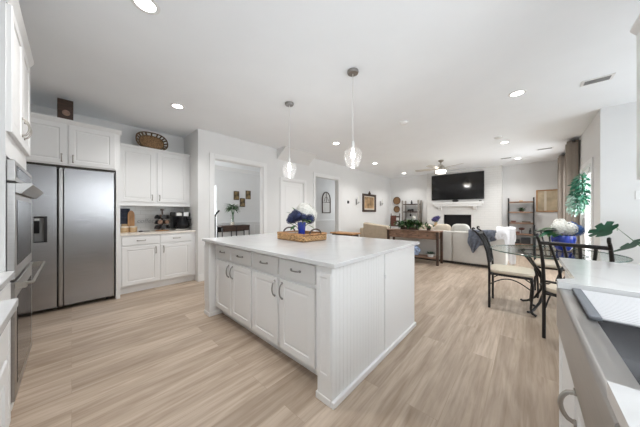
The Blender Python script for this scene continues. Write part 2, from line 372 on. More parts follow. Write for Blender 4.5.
# chimney breast of painted brick, with its firebox opening
wall_run('wall_chimney', 'y', 9.10, 9.30, -2.78, -.55, 0, CEIL, [(-2.20, -1.36, .62, 1.18)], 'brick')

n_trim = [0]
def trim(mb, smooth=False):
    n_trim[0] += 1; return mb.build(f'trim_{n_trim[0]}', 'trim', kind='structure')
def casing_left(y0, y1, zt, w=.085, depth=.02):
    mb = MB()
    mb.box(LX, y0 - w, 0, LX + depth, y0, zt + w, .004); mb.box(LX, y1, 0, LX + depth, y1 + w, zt + w, .004); mb.box(LX, y0, zt, LX + depth, y1, zt + w, .004)
    mb.box(LX - .12, y0, 0, LX, y0 + .012, zt); mb.box(LX - .12, y1 - .012, 0, LX, y1, zt); mb.box(LX - .12, y0 + .012, zt - .012, LX, y1 - .012, zt)
    trim(mb)
casing_left(1.80, 2.88, 2.26); casing_left(3.41, 4.13, 2.02, .075); casing_left(4.56, 5.60, 2.27)
def base(name, segs):
    mb = MB()
    for s in segs: mb.box(*s, .004)
    mb.build('baseboard_' + name, 'trim', kind='structure')
bh = .13
base('left', [(LX, 1.52, 0, LX + .016, 1.712, bh), (LX, 2.968, 0, LX + .016, 3.33, bh), (LX, 4.21, 0, LX + .016, 4.472, bh), (LX, 5.69, 0, LX + .016, 9.3, bh)])
base('fireplace', [(LX + .016, 9.284, 0, -2.78, 9.3, bh), (-.55, 9.284, 0, .8, 9.3, bh)])
base('right', [(.784, 5.15, 0, .8, 5.58, bh), (.784, 6.67, 0, .8, 9.284, bh)])
base('breakfast', [(.8, 5.134, 0, 2.28, 5.15, bh)])
base('dining', [(-7.3, .07, 0, -7.284, 5.0, bh), (-7.284, 4.984, 0, -5.8, 5.0, bh)])
base('hall', [(-5.8, 5.0, 0, -5.784, 8.0, bh)])
trim(MB().box(-7.3, 3.2, .90, -7.27, 5.0, .95, .006).box(-7.27, 4.97, .90, -5.8, 5.0, .95, .006))
trim(MB().box(-5.8, 4.42, .93, -5.77, 8.0, .98, .006))
trim(MB().prism([(-7.3, .07, CEIL), (-7.3, .07, CEIL - .11), (-7.2, .07, CEIL)], (0, 4.93, 0)).prism([(-7.2, 5.0, CEIL), (-7.2, 5.0, CEIL - .11), (-7.2, 4.9, CEIL)], (1.4, 0, 0)))
mb = MB()   # wainscot frames under the dining chair rail
for y0 in (3.25, 3.85, 4.45):
    for q in ((y0, .22, y0 + .03, .84), (y0 + .47, .22, y0 + .5, .84), (y0 + .03, .22, y0 + .47, .25), (y0 + .03, .81, y0 + .47, .84)): mb.box(-7.3, q[0], q[1], -7.285, q[2], q[3])
trim(mb)

# closed panelled door in the left wall
d = MB()
d.box(LX - .06, 3.425, .01, LX - .03, 4.115, 2.005)
for za, zb in ((.12, .95), (1.05, 1.92)):
    for ya, yb in ((3.52, 4.02),): d.panel((LX - .035, ya, za), (0,1,0), (0,0,1), (1,0,0), yb - ya, zb - za, .008, .03, .006)
door = d.build('door_1', 'trim', kind='structure')
hm = MB(); hm.lathe([(.012, 0), (.012, .03), (.026, .04), (.028, .055), (.018, .068), (.001, .07)], (LX - .03, 4.05, .93), 16, axis='x'); hm.build('door_knob', 'dark_nickel', door, True)
for z in (.3, 1.42, 1.82):
    MB().cyl((LX - .022, 3.418, z), (LX - .022, 3.418, z + .09), .008, seg=8).build('hinge', 'dark_nickel', door)

# glazed patio door and living room window in the right wall, bay and sink windows
def glazed(name, axis, c, a0, a1, z0, z1, nx, nz, fw=.05, knob=None):
    fr = MB(); t = .02
    def bx(p, za, q, zb): fr.box(c - t, p, za, c + t, q, zb, .003) if axis == 'x' else fr.box(p, c - t, za, q, c + t, zb, .003)
    bx(a0, z0, a0 + fw, z1); bx(a1 - fw, z0, a1, z1); bx(a0 + fw, z0, a1 - fw, z0 + fw); bx(a0 + fw, z1 - fw, a1 - fw, z1)
    for i in range(1, nx): p = a0 + (a1 - a0) * i / nx; bx(p - .012, z0 + fw, p + .012, z1 - fw)
    for i in range(1, nz): p = z0 + (z1 - z0) * i / nz; bx(a0 + fw, p - .012, a1 - fw, p + .012)
    o = fr.build(name, 'trim', kind='structure')
    g = MB(); g.box(c - .003, a0 + fw*.6, z0 + fw*.6, c + .003, a1 - fw*.6, z1 - fw*.6) if axis == 'x' else g.box(a0 + fw*.6, c - .003, z0 + fw*.6, a1 - fw*.6, c + .003, z1 - fw*.6)
    g.build('pane', 'pane', o); return o
pd = glazed('door_2', 'x', .84, 5.67, 6.57, .01, 2.03, 1, 1, .11)
h = MB(); h.box(.80, 6.49, .93, .82, 6.53, 1.13, .004); h.tube([(.80, 6.51, 1.0), (.765, 6.51, 1.0), (.76, 6.42, 1.0)], .009); h.build('door_handle', 'dark_nickel', pd, True)
trim(MB().box(.78, 5.58, 0, .80, 5.66, 2.12, .004).box(.78, 6.58, 0, .80, 6.66, 2.12, .004).box(.78, 5.66, 2.04, .80, 6.58, 2.12, .004))
glazed('window_1', 'x', .86, 7.12, 8.12, .55, 2.35, 1, 2)
trim(MB().box(.78, 7.03, .46, .80, 7.12, 2.44).box(.78, 8.12, .46, .80, 8.21, 2.44).box(.78, 7.12, 2.35, .80, 8.12, 2.44).box(.76, 7.0, .50, .80, 8.24, .55))
glazed('window_2', 'x', 2.34, 2.65, 4.95, .55, 2.35, 3, 2)
glazed('window_3', 'x', .86, .5, 1.66, 1.07, 2.3, 2, 1)
glazed('window_4', 'x', -7.36, 2.93, 3.12, .1, 2.12, 1, 4, .02)
glazed('added_dining_window', 'y', .01, -6.7, -5.4, .7, 2.3, 2, 2)  # unseen window added to go with the dining room fill lamp
glazed('added_kitchen_window', 'y', -.92, -.55, .5, 1.05, 2.15, 2, 1)  # unseen window added behind the camera to let in more light

# ------------------------------------------------------------------ kitchen: island
IX0, IX1, IY0, IY1 = -2.90, -.885, 1.095, 2.505
isl = thing('kitchen_island', 'white panelled kitchen island with four doors and four drawers in the middle of the kitchen', 'kitchen island', (-1.9, 1.82, 0))
FY = 1.17     # face frame plane
MB().box(-2.76, FY, .10, -1.02, IY1 - .02, .884).build('body', 'cab', isl)
MB().box(-2.76, FY + .075, 0, -1.02, FY + .09, .10).build('toe_kick', 'cab', isl)
def pilaster(x0, x1):
    p = MB(); p.box(x0, IY0, 0, x1, IY0 + .16, .884, .003)
    p.panel((x0 + .0, IY0, .16), (1,0,0), (0,0,1), (0,-1,0), x1 - x0, .68, .006, .03, .003)
    p.box(x0 - .012, IY0 - .006, 0, x1 + (.012 if x1 < -2 else 0), IY0 + .16, .045, .005); p.build('pilaster', 'cab', isl)
pilaster(-2.90, -2.765); pilaster(-1.02, -.9005)
ep = MB(); ep.box(-1.015, IY0 + .161, 0, -.9, IY1, .884)
y = IY0 + .002
while y < 1.80:      # beadboard strips with real grooves
    ep.box(-.9, y, .04, -.896, min(y + .0393, 1.806), .88, .0012, 1); y += .0405
ep.build('beadboard_panel', 'cab', isl, label='white beadboard end panel')
MB().box(-.9, 1.812, .04, -.893, IY1, .88, .002).build('end_panel', 'cab', isl)
MB().box(-.893, 1.80, .665, -.883, 1.835, .70, .003).build('latch', 'trim', isl)
MB().box(-.8995, IY0 - .006, 0, -.876, IY1 + .014, .045, .008).box(-2.9, IY1, 0, -.9, IY1 + .014, .045, .004).box(-2.914, IY0 + .161, 0, -2.9, IY1, .045, .004).build('base_moulding', 'cab', isl)
MB().box(-2.9, IY0 + .161, 0, -2.765, IY1, .884).build('far_panel', 'cab', isl)
MB().box(-2.76, IY1 - .019, 0, -1.016, IY1, .884).build('rear_panel', 'cab', isl)
for k, (xa, xb) in enumerate([(-2.725, -2.35), (-2.335, -1.945), (-1.915, -1.525), (-1.495, -1.10)]):
    dr = MB().slab((xa, FY, .715), (1,0,0), (0,0,1), (0,-1,0), xb - xa, .137).build('drawer', 'cab', isl)
    cx = (xa + xb) / 2
    MB().pull((cx - .05, FY - .02, .785), (cx + .05, FY - .02, .785), (0,-1,0), .028).build('drawer_pull', 'dark_nickel', dr, True)
    do = MB().panel((xa, FY, .12), (1,0,0), (0,0,1), (0,-1,0), xb - xa, .565).build('door', 'cab', isl)
    hx = xb - .035 if k % 2 == 0 else xa + .035
    MB().pull((hx, FY - .02, .53), (hx, FY - .02, .655), (0,-1,0), .03).build('door_pull', 'dark_nickel', do, True)
tag(MB().box(-2.92, 1.07, .884, -.855, 2.55, .914, .004).build('island_countertop', 'quartz'), 'white quartz countertop covering the kitchen island', 'countertop')

# ------------------------------------------------------------------ kitchen: fridge wall
FX = -4.30
fr = thing('refrigerator', 'stainless steel side by side refrigerator with dispenser in the left door', 'refrigerator', (-4.65, -.05, 0))
MB().box(-5.04, -.50, .03, -4.39, .405, 1.79, .004).build('body', 'black_plastic', fr)
fd = MB().box(-4.385, -.505, .055, -4.32, -.305, 1.80).box(-4.385, -.20, .055, -4.32, -.125, 1.80).box(-4.385, -.305, 1.185, -4.32, -.20, 1.80).box(-4.385, -.305, .055, -4.32, -.20, .87).build('freezer_door', 'steel', fr)
dp = MB().box(-4.384, -.304, .872, -4.37, -.201, 1.184).box(-4.37, -.304, 1.165, -4.318, -.201, 1.184).box(-4.37, -.304, .872, -4.318, -.201, .882).box(-4.37, -.226, .882, -4.319, -.201, 1.165).build('dispenser', 'black_plastic', fd)
MB().box(-4.3695, -.303, .883, -4.366, -.227, 1.164).build('dispenser_back', 'vent', fd)
MB().box(-4.366, -.303, .98, -4.33, -.262, 1.13, .004).build('dispenser_chute', 'black_glass', fd)
MB().box(-4.366, -.30, 1.135, -4.335, -.262, 1.158).build('dispenser_lamp', 'ceramic', fd)
MB().box(-4.385, -.068, .055, -4.32, .408, 1.80, .006).build('refrigerator_door', 'steel', fr)
MB().box(-4.385, -.110, .055, -4.328, -.074, 1.80, .006).build('door_handle', 'steel_h', fr)
MB().box(-4.42, -.49, .03, -4.40, .395, .054).build('kick_grille', 'black_plastic', fr)
for fx_ in (-4.46, -4.95):
    for fy_ in (-.45, .33): MB().box(fx_, fy_, 0, fx_ + .03, fy_ + .03, .03).build('foot', 'black_plastic', fr)

def crown_y(mb, x, y0, y1, z0, z1, out=.03):
    """crown moulding on a face looking +x"""
    mb.prism([(x - .02, y0, z0), (x + .006, y0, z0), (x + out, y0, z1 - .012), (x + out, y0, z1), (x - .02, y0, z1)], (0, y1 - y0, 0))
def crown_x(mb, y, x0, x1, z0, z1, out=.03):
    mb.prism([(x0, y - .02, z0), (x0, y + .006, z0), (x0, y + out, z1 - .012), (x0, y + out, z1), (x0, y - .02, z1)], (x1 - x0, 0, 0))
XP = ((0,1,0), (0,0,1), (1,0,0))
fc = thing('fridge_wall_cabinet', 'white two door cabinet above the refrigerator', 'cabinet', (-4.7, -.03, 0))
b_ = MB().box(-5.08, -.55, 1.83, FX - .02, .47, 2.375); b_.build('body', 'cab', fc)
MB().box(-5.08, .425, 0, FX - .01, .47, 1.83).build('side_panel', 'cab', fc)
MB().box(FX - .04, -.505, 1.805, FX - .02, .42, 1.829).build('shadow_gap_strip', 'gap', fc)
c_ = MB(); crown_y(c_, FX - .02, -.55, .485, 2.35, 2.41, .04); c_.box(-5.0, -.55, 2.375, FX - .02, .47, 2.385); c_.build('crown_moulding', 'cab', fc)
for ya, yb, hy in ((-.49, -.045, -.085), (-.027, .415, .012)):
    do = MB().panel((FX - .02, ya, 1.845), *XP, yb - ya, .505).build('door', 'cab', fc)
    MB().pull((FX, hy, 1.875), (FX, hy, 1.965), (1,0,0), .028).build('door_pull', 'nickel', do, True)

wc = thing('coffee_wall_cabinet', 'white two door wall cabinet above the coffee counter', 'cabinet', (-4.9, 1.0, 1.37))
MB().box(-5.08, .472, 1.37, -4.75, 1.518, 2.30).build('body', 'cab', wc)
c_ = MB(); crown_y(c_, -4.75, .472, 1.518, 2.29, 2.335, .03); c_.build('crown_moulding', 'cab', wc)
MB().box(-4.77, .473, 1.345, -4.742, 1.517, 1.37).build('light_rail', 'cab', wc)
for ya, yb, hy in ((.51, .965, .93), (1.0, 1.47, 1.035)):
    do = MB().panel((-4.75, ya, 1.415), *XP, yb - ya, .86).build('door', 'cab', wc)
    MB().pull((-4.73, hy, 1.45), (-4.73, hy, 1.535), (1,0,0), .026).build('door_pull', 'nickel', do, True)
bc = thing('coffee_base_cabinet', 'white base cabinet with two drawers over two doors below the coffee maker', 'cabinet', (-4.77, .99, 0))
MB().box(-5.065, .472, .10, -4.47, 1.518, .884).build('body', 'cab', bc)
MB().box(-4.52, .472, 0, -4.505, 1.518, .10).build('toe_kick', 'cab', bc)
for ya, yb, hy in ((.505, .965, .925), (.99, 1.45, 1.03)):
    dr = MB().slab((-4.47, ya, .735), *XP, yb - ya, .125).build('drawer', 'cab', bc)
    cy = (ya + yb) / 2
    MB().pull((-4.45, cy - .05, .80), (-4.45, cy + .05, .80), (1,0,0), .026).build('drawer_pull', 'nickel', dr, True)
    do = MB().panel((-4.47, ya, .125), *XP, yb - ya, .59).build('door', 'cab', bc)
    MB().pull((-4.45, hy, .58), (-4.45, hy, .68), (1,0,0), .028).build('door_pull', 'nickel', do, True)
tag(MB().box(-5.08, .472, .884, -4.44, 1.519, .914, .003).build('coffee_countertop', 'cream_stone'), 'pale stone countertop under the coffee maker', 'countertop')
MB().box(-5.08, .472, .914, -5.066, 1.518, 1.37).build('trim_backsplash', 'tile', kind='structure')

# things on the coffee counter
CT = .914
tl = MB()
tl.box(-4.97, .535, CT + .13, -4.952, .665, CT + .39, .003)
t = thing('plaid_board', 'navy plaid board standing behind the tan canisters', 'board', (-4.96, .6, CT))
tl.build('board', 'plaid', t); MB().box(-4.975, .56, CT, -4.945, .64, CT + .13).build('stand', 'tan_wood', t)
pts = [(-4.93, .675 + .045 * math.cos(a) , CT + .27 + .085 * math.sin(a)) for a in [math.pi * k / 12 for k in range(13)]] + [(-4.93, .63, CT + .001), (-4.93, .72, CT + .001)]
tag(MB().prism(pts, (.018, 0, 0)).build('cutting_board', 'oak'), 'round topped honey brown cutting board beside the plaid board', 'cutting board')
for y0, lb in ((.575, 'tan canister with pale lid below the plaid board'), (.685, 'tan canister with pale lid below the honey cutting board')):
    t = thing('canister', lb, 'canister', (-4.80, y0, CT), 'tan canisters')
    MB().lathe([(.001, 0), (.048, 0), (.052, .01), (.052, .075), (.001, .075)], (-4.80, y0, CT), 24).build('body', 'tan_wood', t, True)
    MB().lathe([(.001, .0755), (.054, .0755), (.055, .09), (.05, .097), (.001, .099)], (-4.80, y0, CT), 24).build('lid', 'cream', t, True)
t = thing('coffee_scoop', 'small black scoop lying on the pale counter by the canisters', 'scoop', (-4.72, .80, CT))
MB().ell((-4.72, .775, CT + .013), (.03, .035, .012)).build('bowl', 'black_plastic', t, True)
MB().cyl((-4.72, .80, CT + .012), (-4.715, .89, CT + .010), .006).build('handle', 'black_plastic', t, True)
cu = bpy.data.curves.new('coffee_lettering', 'FONT'); cu.body = 'coffee'; cu.size = .105; cu.extrude = .003; cu.align_x = 'LEFT'; cu.shear = .2
lt = bpy.data.objects.new('coffee_lettering', cu); C.objects.link(lt); lt.location = (-5.060, .77, 1.055); lt.rotation_euler = (R(90), 0, R(90)); cu.materials.append(M['letter'])
me_ = bpy.data.meshes.new_from_object(lt.evaluated_get(bpy.context.evaluated_depsgraph_get())); lo_ = lt; lt = bpy.data.objects.new('coffee_lettering', me_); C.objects.link(lt)
lt.location = lo_.location; lt.rotation_euler = lo_.rotation_euler; bpy.data.objects.remove(lo_); lt.name = 'coffee_lettering'
tag(lt, 'grey coffee word in thin letters on the white tiled backsplash', 'sign')
t = thing('pod_carousel', 'round dark coffee pod carousel left of the coffee maker', 'pod carousel', (-4.80, 1.09, CT))
MB().lathe([(.001, 0), (.10, 0), (.10, .014), (.001, .016)], (-4.80, 1.09, CT), 28).build('base', 'oak', t, True)
MB().cyl((-4.80, 1.09, CT + .015), (-4.80, 1.09, CT + .37), .012).lathe([(.001, .36), (.03, .36), (.03, .385), (.001, .39)], (-4.80, 1.09, CT), 16).build('post', 'dark_wood', t, True)
for k in range(6):
    for z in (.06, .15, .24):
        a = 2 * math.pi * (k + (.5 if z == .15 else 0)) / 6; c = (-4.80 + .075*math.cos(a), 1.09 + .075*math.sin(a), CT + z)
        q = MB(); d_ = V(math.cos(a), math.sin(a), .35).normalized(); p0 = V(*c)
        q.tube([p0 - d_*.02, p0 + d_*.022, p0 + d_*.03], [.026, .036, .038], 12); q.build('pod', 'black_plastic' if (k*2 + int(z*100)) % 5 else 'barn_wood', t, True)
t = thing('coffee_maker', 'black and steel coffee maker with glass carafe in the nook corner', 'coffee maker', (-4.80, 1.37, CT))
MB().box(-4.95, 1.255, CT, -4.66, 1.50, CT + .03, .008).build('base', 'nickel', t)
MB().box(-4.95, 1.25, CT + .03, -4.84, 1.505, CT + .25, .008).build('tower', 'black_plastic', t)
MB().box(-4.95, 1.245, CT + .25, -4.67, 1.505, CT + .335, .014).build('brew_head', 'black_plastic', t)
MB().box(-4.6705, 1.39, CT + .258, -4.665, 1.475, CT + .328, .002).build('control_panel', 'pale_rod', t)
MB().box(-4.6705, 1.275, CT + .265, -4.665, 1.36, CT + .32, .002).build('badge_strip', 'nickel', t)
cf = MB().lathe([(.001, .031), (.085, .032), (.118, .07), (.118, .115), (.085, .195), (.075, .235), (.001, .237)], (-4.715, 1.385, CT), 28).build('carafe', 'black_glass', t, True)
MB().tube([(-4.62, 1.44, CT+.2), (-4.585, 1.485, CT+.2), (-4.585, 1.49, CT+.09), (-4.62, 1.455, CT+.07)], .010).build('carafe_handle', 'black_plastic', cf, True)

# things on top of the cabinets
t = thing('mantel_clock', 'dark wooden clock with round bronze face on top of the fridge cabinet', 'clock', (-4.47, -.055, 2.385))
MB().box(-4.52, -.125, 2.385, -4.43, .015, 2.705, .005).build('case', 'dark_wood', t)
MB().prism([(-4.43, -.105, 2.41), (-4.43, -.005, 2.41), (-4.43, -.005, 2.60)] + [(-4.43, -.055 + .05*math.cos(a), 2.60 + .05*math.sin(a)) for a in [math.pi*k/12 for k in range(1, 12)]] + [(-4.43, -.105, 2.60)], (.004, 0, 0)).build('front_panel', 'dark_wood', t)
MB().lathe([(.001, 0), (.036, 0), (.036, .006), (.001, .008)], (-4.426, -.048, 2.53), 28, axis='x').build('clock_face', 'clock_face', t, True)
t = thing('woven_tray', 'oval brown woven tray with open rim leaning on top of the coffee wall cabinet', 'tray', (-4.87, .955, 2.30))
tilt = Matrix.Translation((-4.885, .955, 2.475)) @ Matrix.Rotation(R(72), 4, 'Y') @ Matrix.Rotation(R(0), 4, 'Z')
def tilted(mb, mt):
    bmesh.ops.transform(mb.b, matrix=mt, verts=mb.b.verts[:]); return mb
ov = lambda a, b2, z, n=40: [(a*math.copysign(abs(math.cos(2*math.pi*k/n))**.8, math.cos(2*math.pi*k/n)), b2*math.copysign(abs(math.sin(2*math.pi*k/n))**.8, math.sin(2*math.pi*k/n)), z) for k in range(n)]
tilted(MB().rings([ov(.115, .165, -.012), ov(.12, .17, 0), ov(.118, .168, .008)]), tilt).build('base', 'wicker', t, True)
q = MB()
rim = ov(.165, .225, .045); q.tube(rim + [rim[0]], .011, 8)
low = ov(.124, .175, .004); q.tube(low + [low[0]], .009, 8)
rm = tilted(q, tilt).build('rim', 'rim_wicker', t, True)
for k in range(0, 40, 2): tilted(MB().tube([low[k], rim[k]], .0125, 6), tilt).build('rim_loop', 'rim_wicker', rm, True)

# ------------------------------------------------------------------ kitchen: oven wall
OY = -.235
oc = thing('oven_cabinet', 'tall white cabinet tower built around the double wall oven', 'cabinet', (-2.43, -.55, 0))
MB().box(-2.85, -.85, .15, -2.83, OY, 2.37).box(-2.05, -.85, .0, -2.03, OY, 2.37).box(-2.83, -.85, 1.53, -2.05, OY, 2.37).box(-2.83, -.85, .15, -2.05, OY, .195).box(-2.83, -.85, .195, -2.05, -.83, 1.53).build('body', 'cab', oc)
MB().box(-2.85, -.36, 0, -2.051, -.34, .15).build('toe_kick', 'cab', oc)
YP = ((1,0,0), (0,0,1), (0,1,0))
for xa, xb in ((-2.835, -2.445), (-2.435, -2.045)):
    do = MB().panel((xa, OY, 1.66), *YP, xb - xa, .68).build('door', 'cab', oc)
    hx = xa + .04 if xa > -2.5 else xb - .04
    MB().pull((-2.485 if xa < -2.5 else -2.395, OY + .02, 1.72), (-2.485 if xa < -2.5 else -2.395, OY + .02, 1.83), (0,1,0), .03).build('door_pull', 'nickel', do, True)
MB().box(-2.835, OY, .155, -2.045, OY + .018, .19, .003).build('base_rail', 'cab', oc)
c_ = MB(); crown_x(c_, OY, -2.87, -2.03, 2.34, 2.41, .035); c_.build('crown_moulding', 'cab', oc)
ov_ = thing('double_oven', 'stainless steel double wall oven with dark glass doors and projecting handles', 'oven', (-2.43, -.4, .2))
MB().box(-2.80, -.80, .20, -2.06, OY + .001, 1.51).build('body', 'black_plastic', ov_)
MB().box(-2.80, OY + .002, 1.395, -2.035, -.205, 1.51, .004).build('control_panel', 'steel_h', ov_)
MB().box(-2.76, -.205, 1.42, -2.08, -.203, 1.485).build('display', 'black_glass', ov_)
for z0, z1, nm in ((.86, 1.385, 'upper_door'), (.205, .85, 'lower_door')):
    do = MB().box(-2.80, OY + .002, z0, -2.035, -.205, z1, .004).build(nm, 'steel_h', ov_)
    MB().box(-2.74, -.205, z0 + .07, -2.10, -.203, z1 - .09).build('door_glass', 'black_glass', do)
    if z0 > .5:
        MB().prism([(-2.79, -.204, 1.335), (-2.79, -.185, 1.33), (-2.79, -.145, 1.38), (-2.79, -.150, 1.388), (-2.79, -.204, 1.384)], (.755, 0, 0)).build('door_handle', 'steel_h', do)
    else:
        MB().tube([(-2.79, -.204, .835), (-2.79, -.145, .84), (-2.035, -.145, .84), (-2.035, -.204, .835)], .0085, 10).box(-2.05, -.204, .815, -2.02, -.165, .85, .004).box(-2.80, -.204, .815, -2.775, -.165, .85, .004).build('door_handle', 'nickel', do)
        MB().cyl((-2.79, -.203, .846), (-2.035, -.203, .846), .006).build('door_trim', 'nickel', do)
rc = thing('recessed_base_cabinet', 'white base cabinet set back beside the oven tower', 'cabinet', (-1.69, -.5, 0))
MB().box(-2.029, -.85, .10, -1.37, -.235, .884).box(-2.029, -.85, 0, -1.37, -.31, .10).build('body', 'cab', rc)
MB().panel((-2.02, -.235, .12), *YP, .64, .58, .018).build('door', 'cab', rc)
MB().slab((-2.02, -.235, .72), *YP, .64, .14, .018).build('drawer', 'cab', rc)
rb = thing('projecting_base_cabinet', 'white base cabinet standing forward of its neighbour near the oven', 'cabinet', (-1.0, -.5, 0))
MB().box(-1.369, -.85, .10, -.62, -.17, .884).box(-1.369, -.85, 0, -.62, -.24, .10).build('body', 'cab', rb)
MB().panel((-1.36, -.17, .12), *YP, .73, .58, .018).build('door', 'cab', rb)
MB().slab((-1.36, -.17, .72), *YP, .73, .14, .018).build('drawer', 'cab', rb)
tag(MB().box(-2.028, -.86, .884, -1.365, -.205, .914, .003).box(-1.364, -.86, .884, -.60, -.13, .914, .003).build('oven_countertop', 'quartz'), 'white quartz countertop with a stepped front beside the oven tower', 'countertop')

# ------------------------------------------------------------------ kitchen: sink wall
sk = thing('sink_base_cabinet', 'white sink cabinet with curved nickel pull under the steel apron sink', 'cabinet', (.45, 1.07, 0))
MB().box(.135, .60, .10, .79, 1.535, .64).box(.20, .60, 0, .79, 1.535, .10).build('body', 'cab', sk)
for ya, yb, hy in ((.61, 1.06, 1.04), (1.075, 1.53, 1.10)):
    do = MB().panel((.135, ya, .115), (0,1,0), (0,0,1), (-1,0,0), yb - ya, .565, .02).build('door', 'cab', sk)
    if hy == 1.04: MB().pull((.115, hy, .575), (.115, hy, .672), (-1,0,0), .034, .0065).build('door_pull', 'nickel', do, True)
sb = thing('sink_wall_base_cabinet', 'white base cabinet beyond the sink beside the dining chair', 'cabinet', (.5, 1.9, 0))
MB().box(.215, 1.545, .10, .79, 2.27, .884).box(.28, 1.545, 0, .79, 2.27, .10).build('body', 'cab', sb)
MB().panel((.215, 1.56, .12), (0,1,0), (0,0,1), (-1,0,0), .70, .58, .018).build('door', 'cab', sb)
MB().slab((.215, 1.56, .72), (0,1,0), (0,0,1), (-1,0,0), .70, .14, .018).build('drawer', 'cab', sb)
nb = thing('near_base_cabinet', 'white base cabinet on the near side of the apron sink', 'cabinet', (.45, -.1, 0))
MB().box(.14, -.85, .10, .79, .59, .884).box(.21, -.85, 0, .79, .59, .10).build('body', 'cab', nb)
MB().panel((.14, .02, .12), (0,1,0), (0,0,1), (-1,0,0), .56, .58, .018).build('door', 'cab', nb)
ct = MB()
ct.prism([(.172, 1.60, .885), (.172, 2.29, .885), (.80, 2.29, .885), (.80, -.86, .885), (.11, -.86, .885), (.11, .66, .885), (.60, .66, .885), (.60, 1.475, .885), (.107, 1.475, .885), (.107, 1.525, .885)], (0, 0, .029))
tag(ct.build('sink_countertop', 'quartz'), 'white quartz countertop running around the steel sink', 'countertop')
sn = thing('apron_sink', 'stainless steel apron front sink set into the white countertop', 'sink', (.35, 1.07, .65))
x0, x1, y0, y1, zt = .108, .64, .60, 1.54, .884
fe = [(x0, .70)] + [(x0 + .014 - .014*math.cos(a), zt - .014 + .014*math.sin(a)) for a in [math.pi/2*k/6 for k in range(7)]]
prof = fe + [(.165, zt), (.165, .876), (.134, .876), (.134, .70)]
q = MB(); q.prism([(px_, y0, pz_) for px_, pz_ in prof], (0, y1 - y0, 0)); q.build('apron', 'steel_h', sn, True)
q = MB(); q.box(.165, y0, .876, .59, .70, zt).box(.165, 1.44, .876, .59, y1, zt).box(.59, y0, .876, x1, y1, zt); q.build('rim', 'steel_h', sn)
q = MB(); q.box(.158, .694, .66, .165, 1.446, .876).box(.59, .694, .66, .597, 1.446, .876).box(.165, .694, .66, .59, .70, .876).box(.165, 1.44, .66, .59, 1.446, .876).box(.158, .694, .652, .597, 1.446, .66); q.build('basin', 'steel', sn)
MB().lathe([(.001, .661), (.045, .661), (.045, .664), (.001, .665)], (.42, 1.07, 0), 24).build('drain', 'dark_nickel', sn, True)
rk = thing('roll_up_rack', 'white striped roll-up drying rack with grey silicone edge lying over the sink', 'drying rack', (.36, 1.28, .885))
MB().box(.148, 1.10, .885, .176, 1.46, .899, .004).build('edge_strip', 'rubber', rk)
MB().box(.572, 1.10, .885, .60, 1.46, .899, .004).build('edge_strip', 'rubber', rk)
for k in range(20):
    yy = 1.113 + k * .0176; MB().cyl((.1765, yy, .893), (.5715, yy, .893), .0052, seg=8).build('rod', 'rod_white', rk, True)
uc = thing('sink_wall_cabinet', 'white wall cabinet beside the sink window', 'cabinet', (.65, 1.98, 1.40))
MB().box(.505, 1.72, 1.40, .80, 2.27, 2.30).build('body', 'cab', uc)
MB().panel((.505, 1.73, 1.42), (0,1,0), (0,0,1), (-1,0,0), .53, .86, .018).build('door', 'cab', uc)
q = MB(); q.prism([(.525, 1.72, 2.28), (.50, 1.72, 2.28), (.47, 1.72, 2.325), (.47, 1.72, 2.335), (.525, 1.72, 2.335)], (0, .57, 0)); q.prism([(.5, 2.26, 2.28), (.5, 2.275, 2.28), (.5, 2.305, 2.325), (.5, 2.305, 2.335), (.5, 2.26, 2.335)], (.30, 0, 0)); q.build('crown_moulding', 'cab', uc)

# ------------------------------------------------------------------ flowers
def florets(mb, c, r, n, size, squash=1, flo=0):
    ga = math.pi * (3 - 5 ** .5)
    for i in range(n):
        z = 1 - (1 - flo) * (i + .5) / n * (2 if flo == 0 else 1.0); z = max(-1, z); rr = math.sqrt(max(0, 1 - z*z)); a = ga * i
        nrm = V(rr*math.cos(a), rr*math.sin(a), z); p = V(*c) + V(nrm.x*r, nrm.y*r, nrm.z*r*squash) * random.uniform(.9, 1.06)
        u = nrm.orthogonal().normalized(); u.rotate(Matrix.Rotation(random.random()*6.28, 3, nrm)); w = nrm.cross(u); nn = nrm
        for s in range(4):
            ang = s * math.pi/2; e1 = u*math.cos(ang) + w*math.sin(ang); e2 = u*math.cos(ang + 1.57) + w*math.sin(ang + 1.57); f = random.uniform(.8, 1.2) * size
            mb.poly([p, p + (e1*.55 - e2*.45)*f + nn*f*.12, p + e1*f*1.15 + nn*f*.25, p + (e1*.55 + e2*.45)*f + nn*f*.12])
    mb.ell(c, (r*.74, r*.74, r*.74*squash), nu=12, nv=8)
def bouquet(name, label, cat, vase_loc, base_z, heads, leaves, group=None):
    t = thing(name, label, cat, (vase_loc[0], vase_loc[1], base_z))
    for (dx, dy, z, r, m, n) in heads:
        q = MB(); florets(q, (vase_loc[0] + dx, vase_loc[1] + dy, z), r, n, r * .24); h_ = q.build('flower_head', m, t)
        MB().tube([(vase_loc[0], vase_loc[1], base_z + .03), (vase_loc[0] + dx*.4, vase_loc[1] + dy*.4, base_z + (z - base_z)*.6), (vase_loc[0] + dx, vase_loc[1] + dy, z - r*.7)], .004, 6).build('stem', 'leaf', h_, True)
    for (dx, dy, z, dirv, ln, w, m) in leaves:
        MB().leaf((vase_loc[0] + dx, vase_loc[1] + dy, z), dirv, ln, w).build('leaf', m, t, True)
    return t

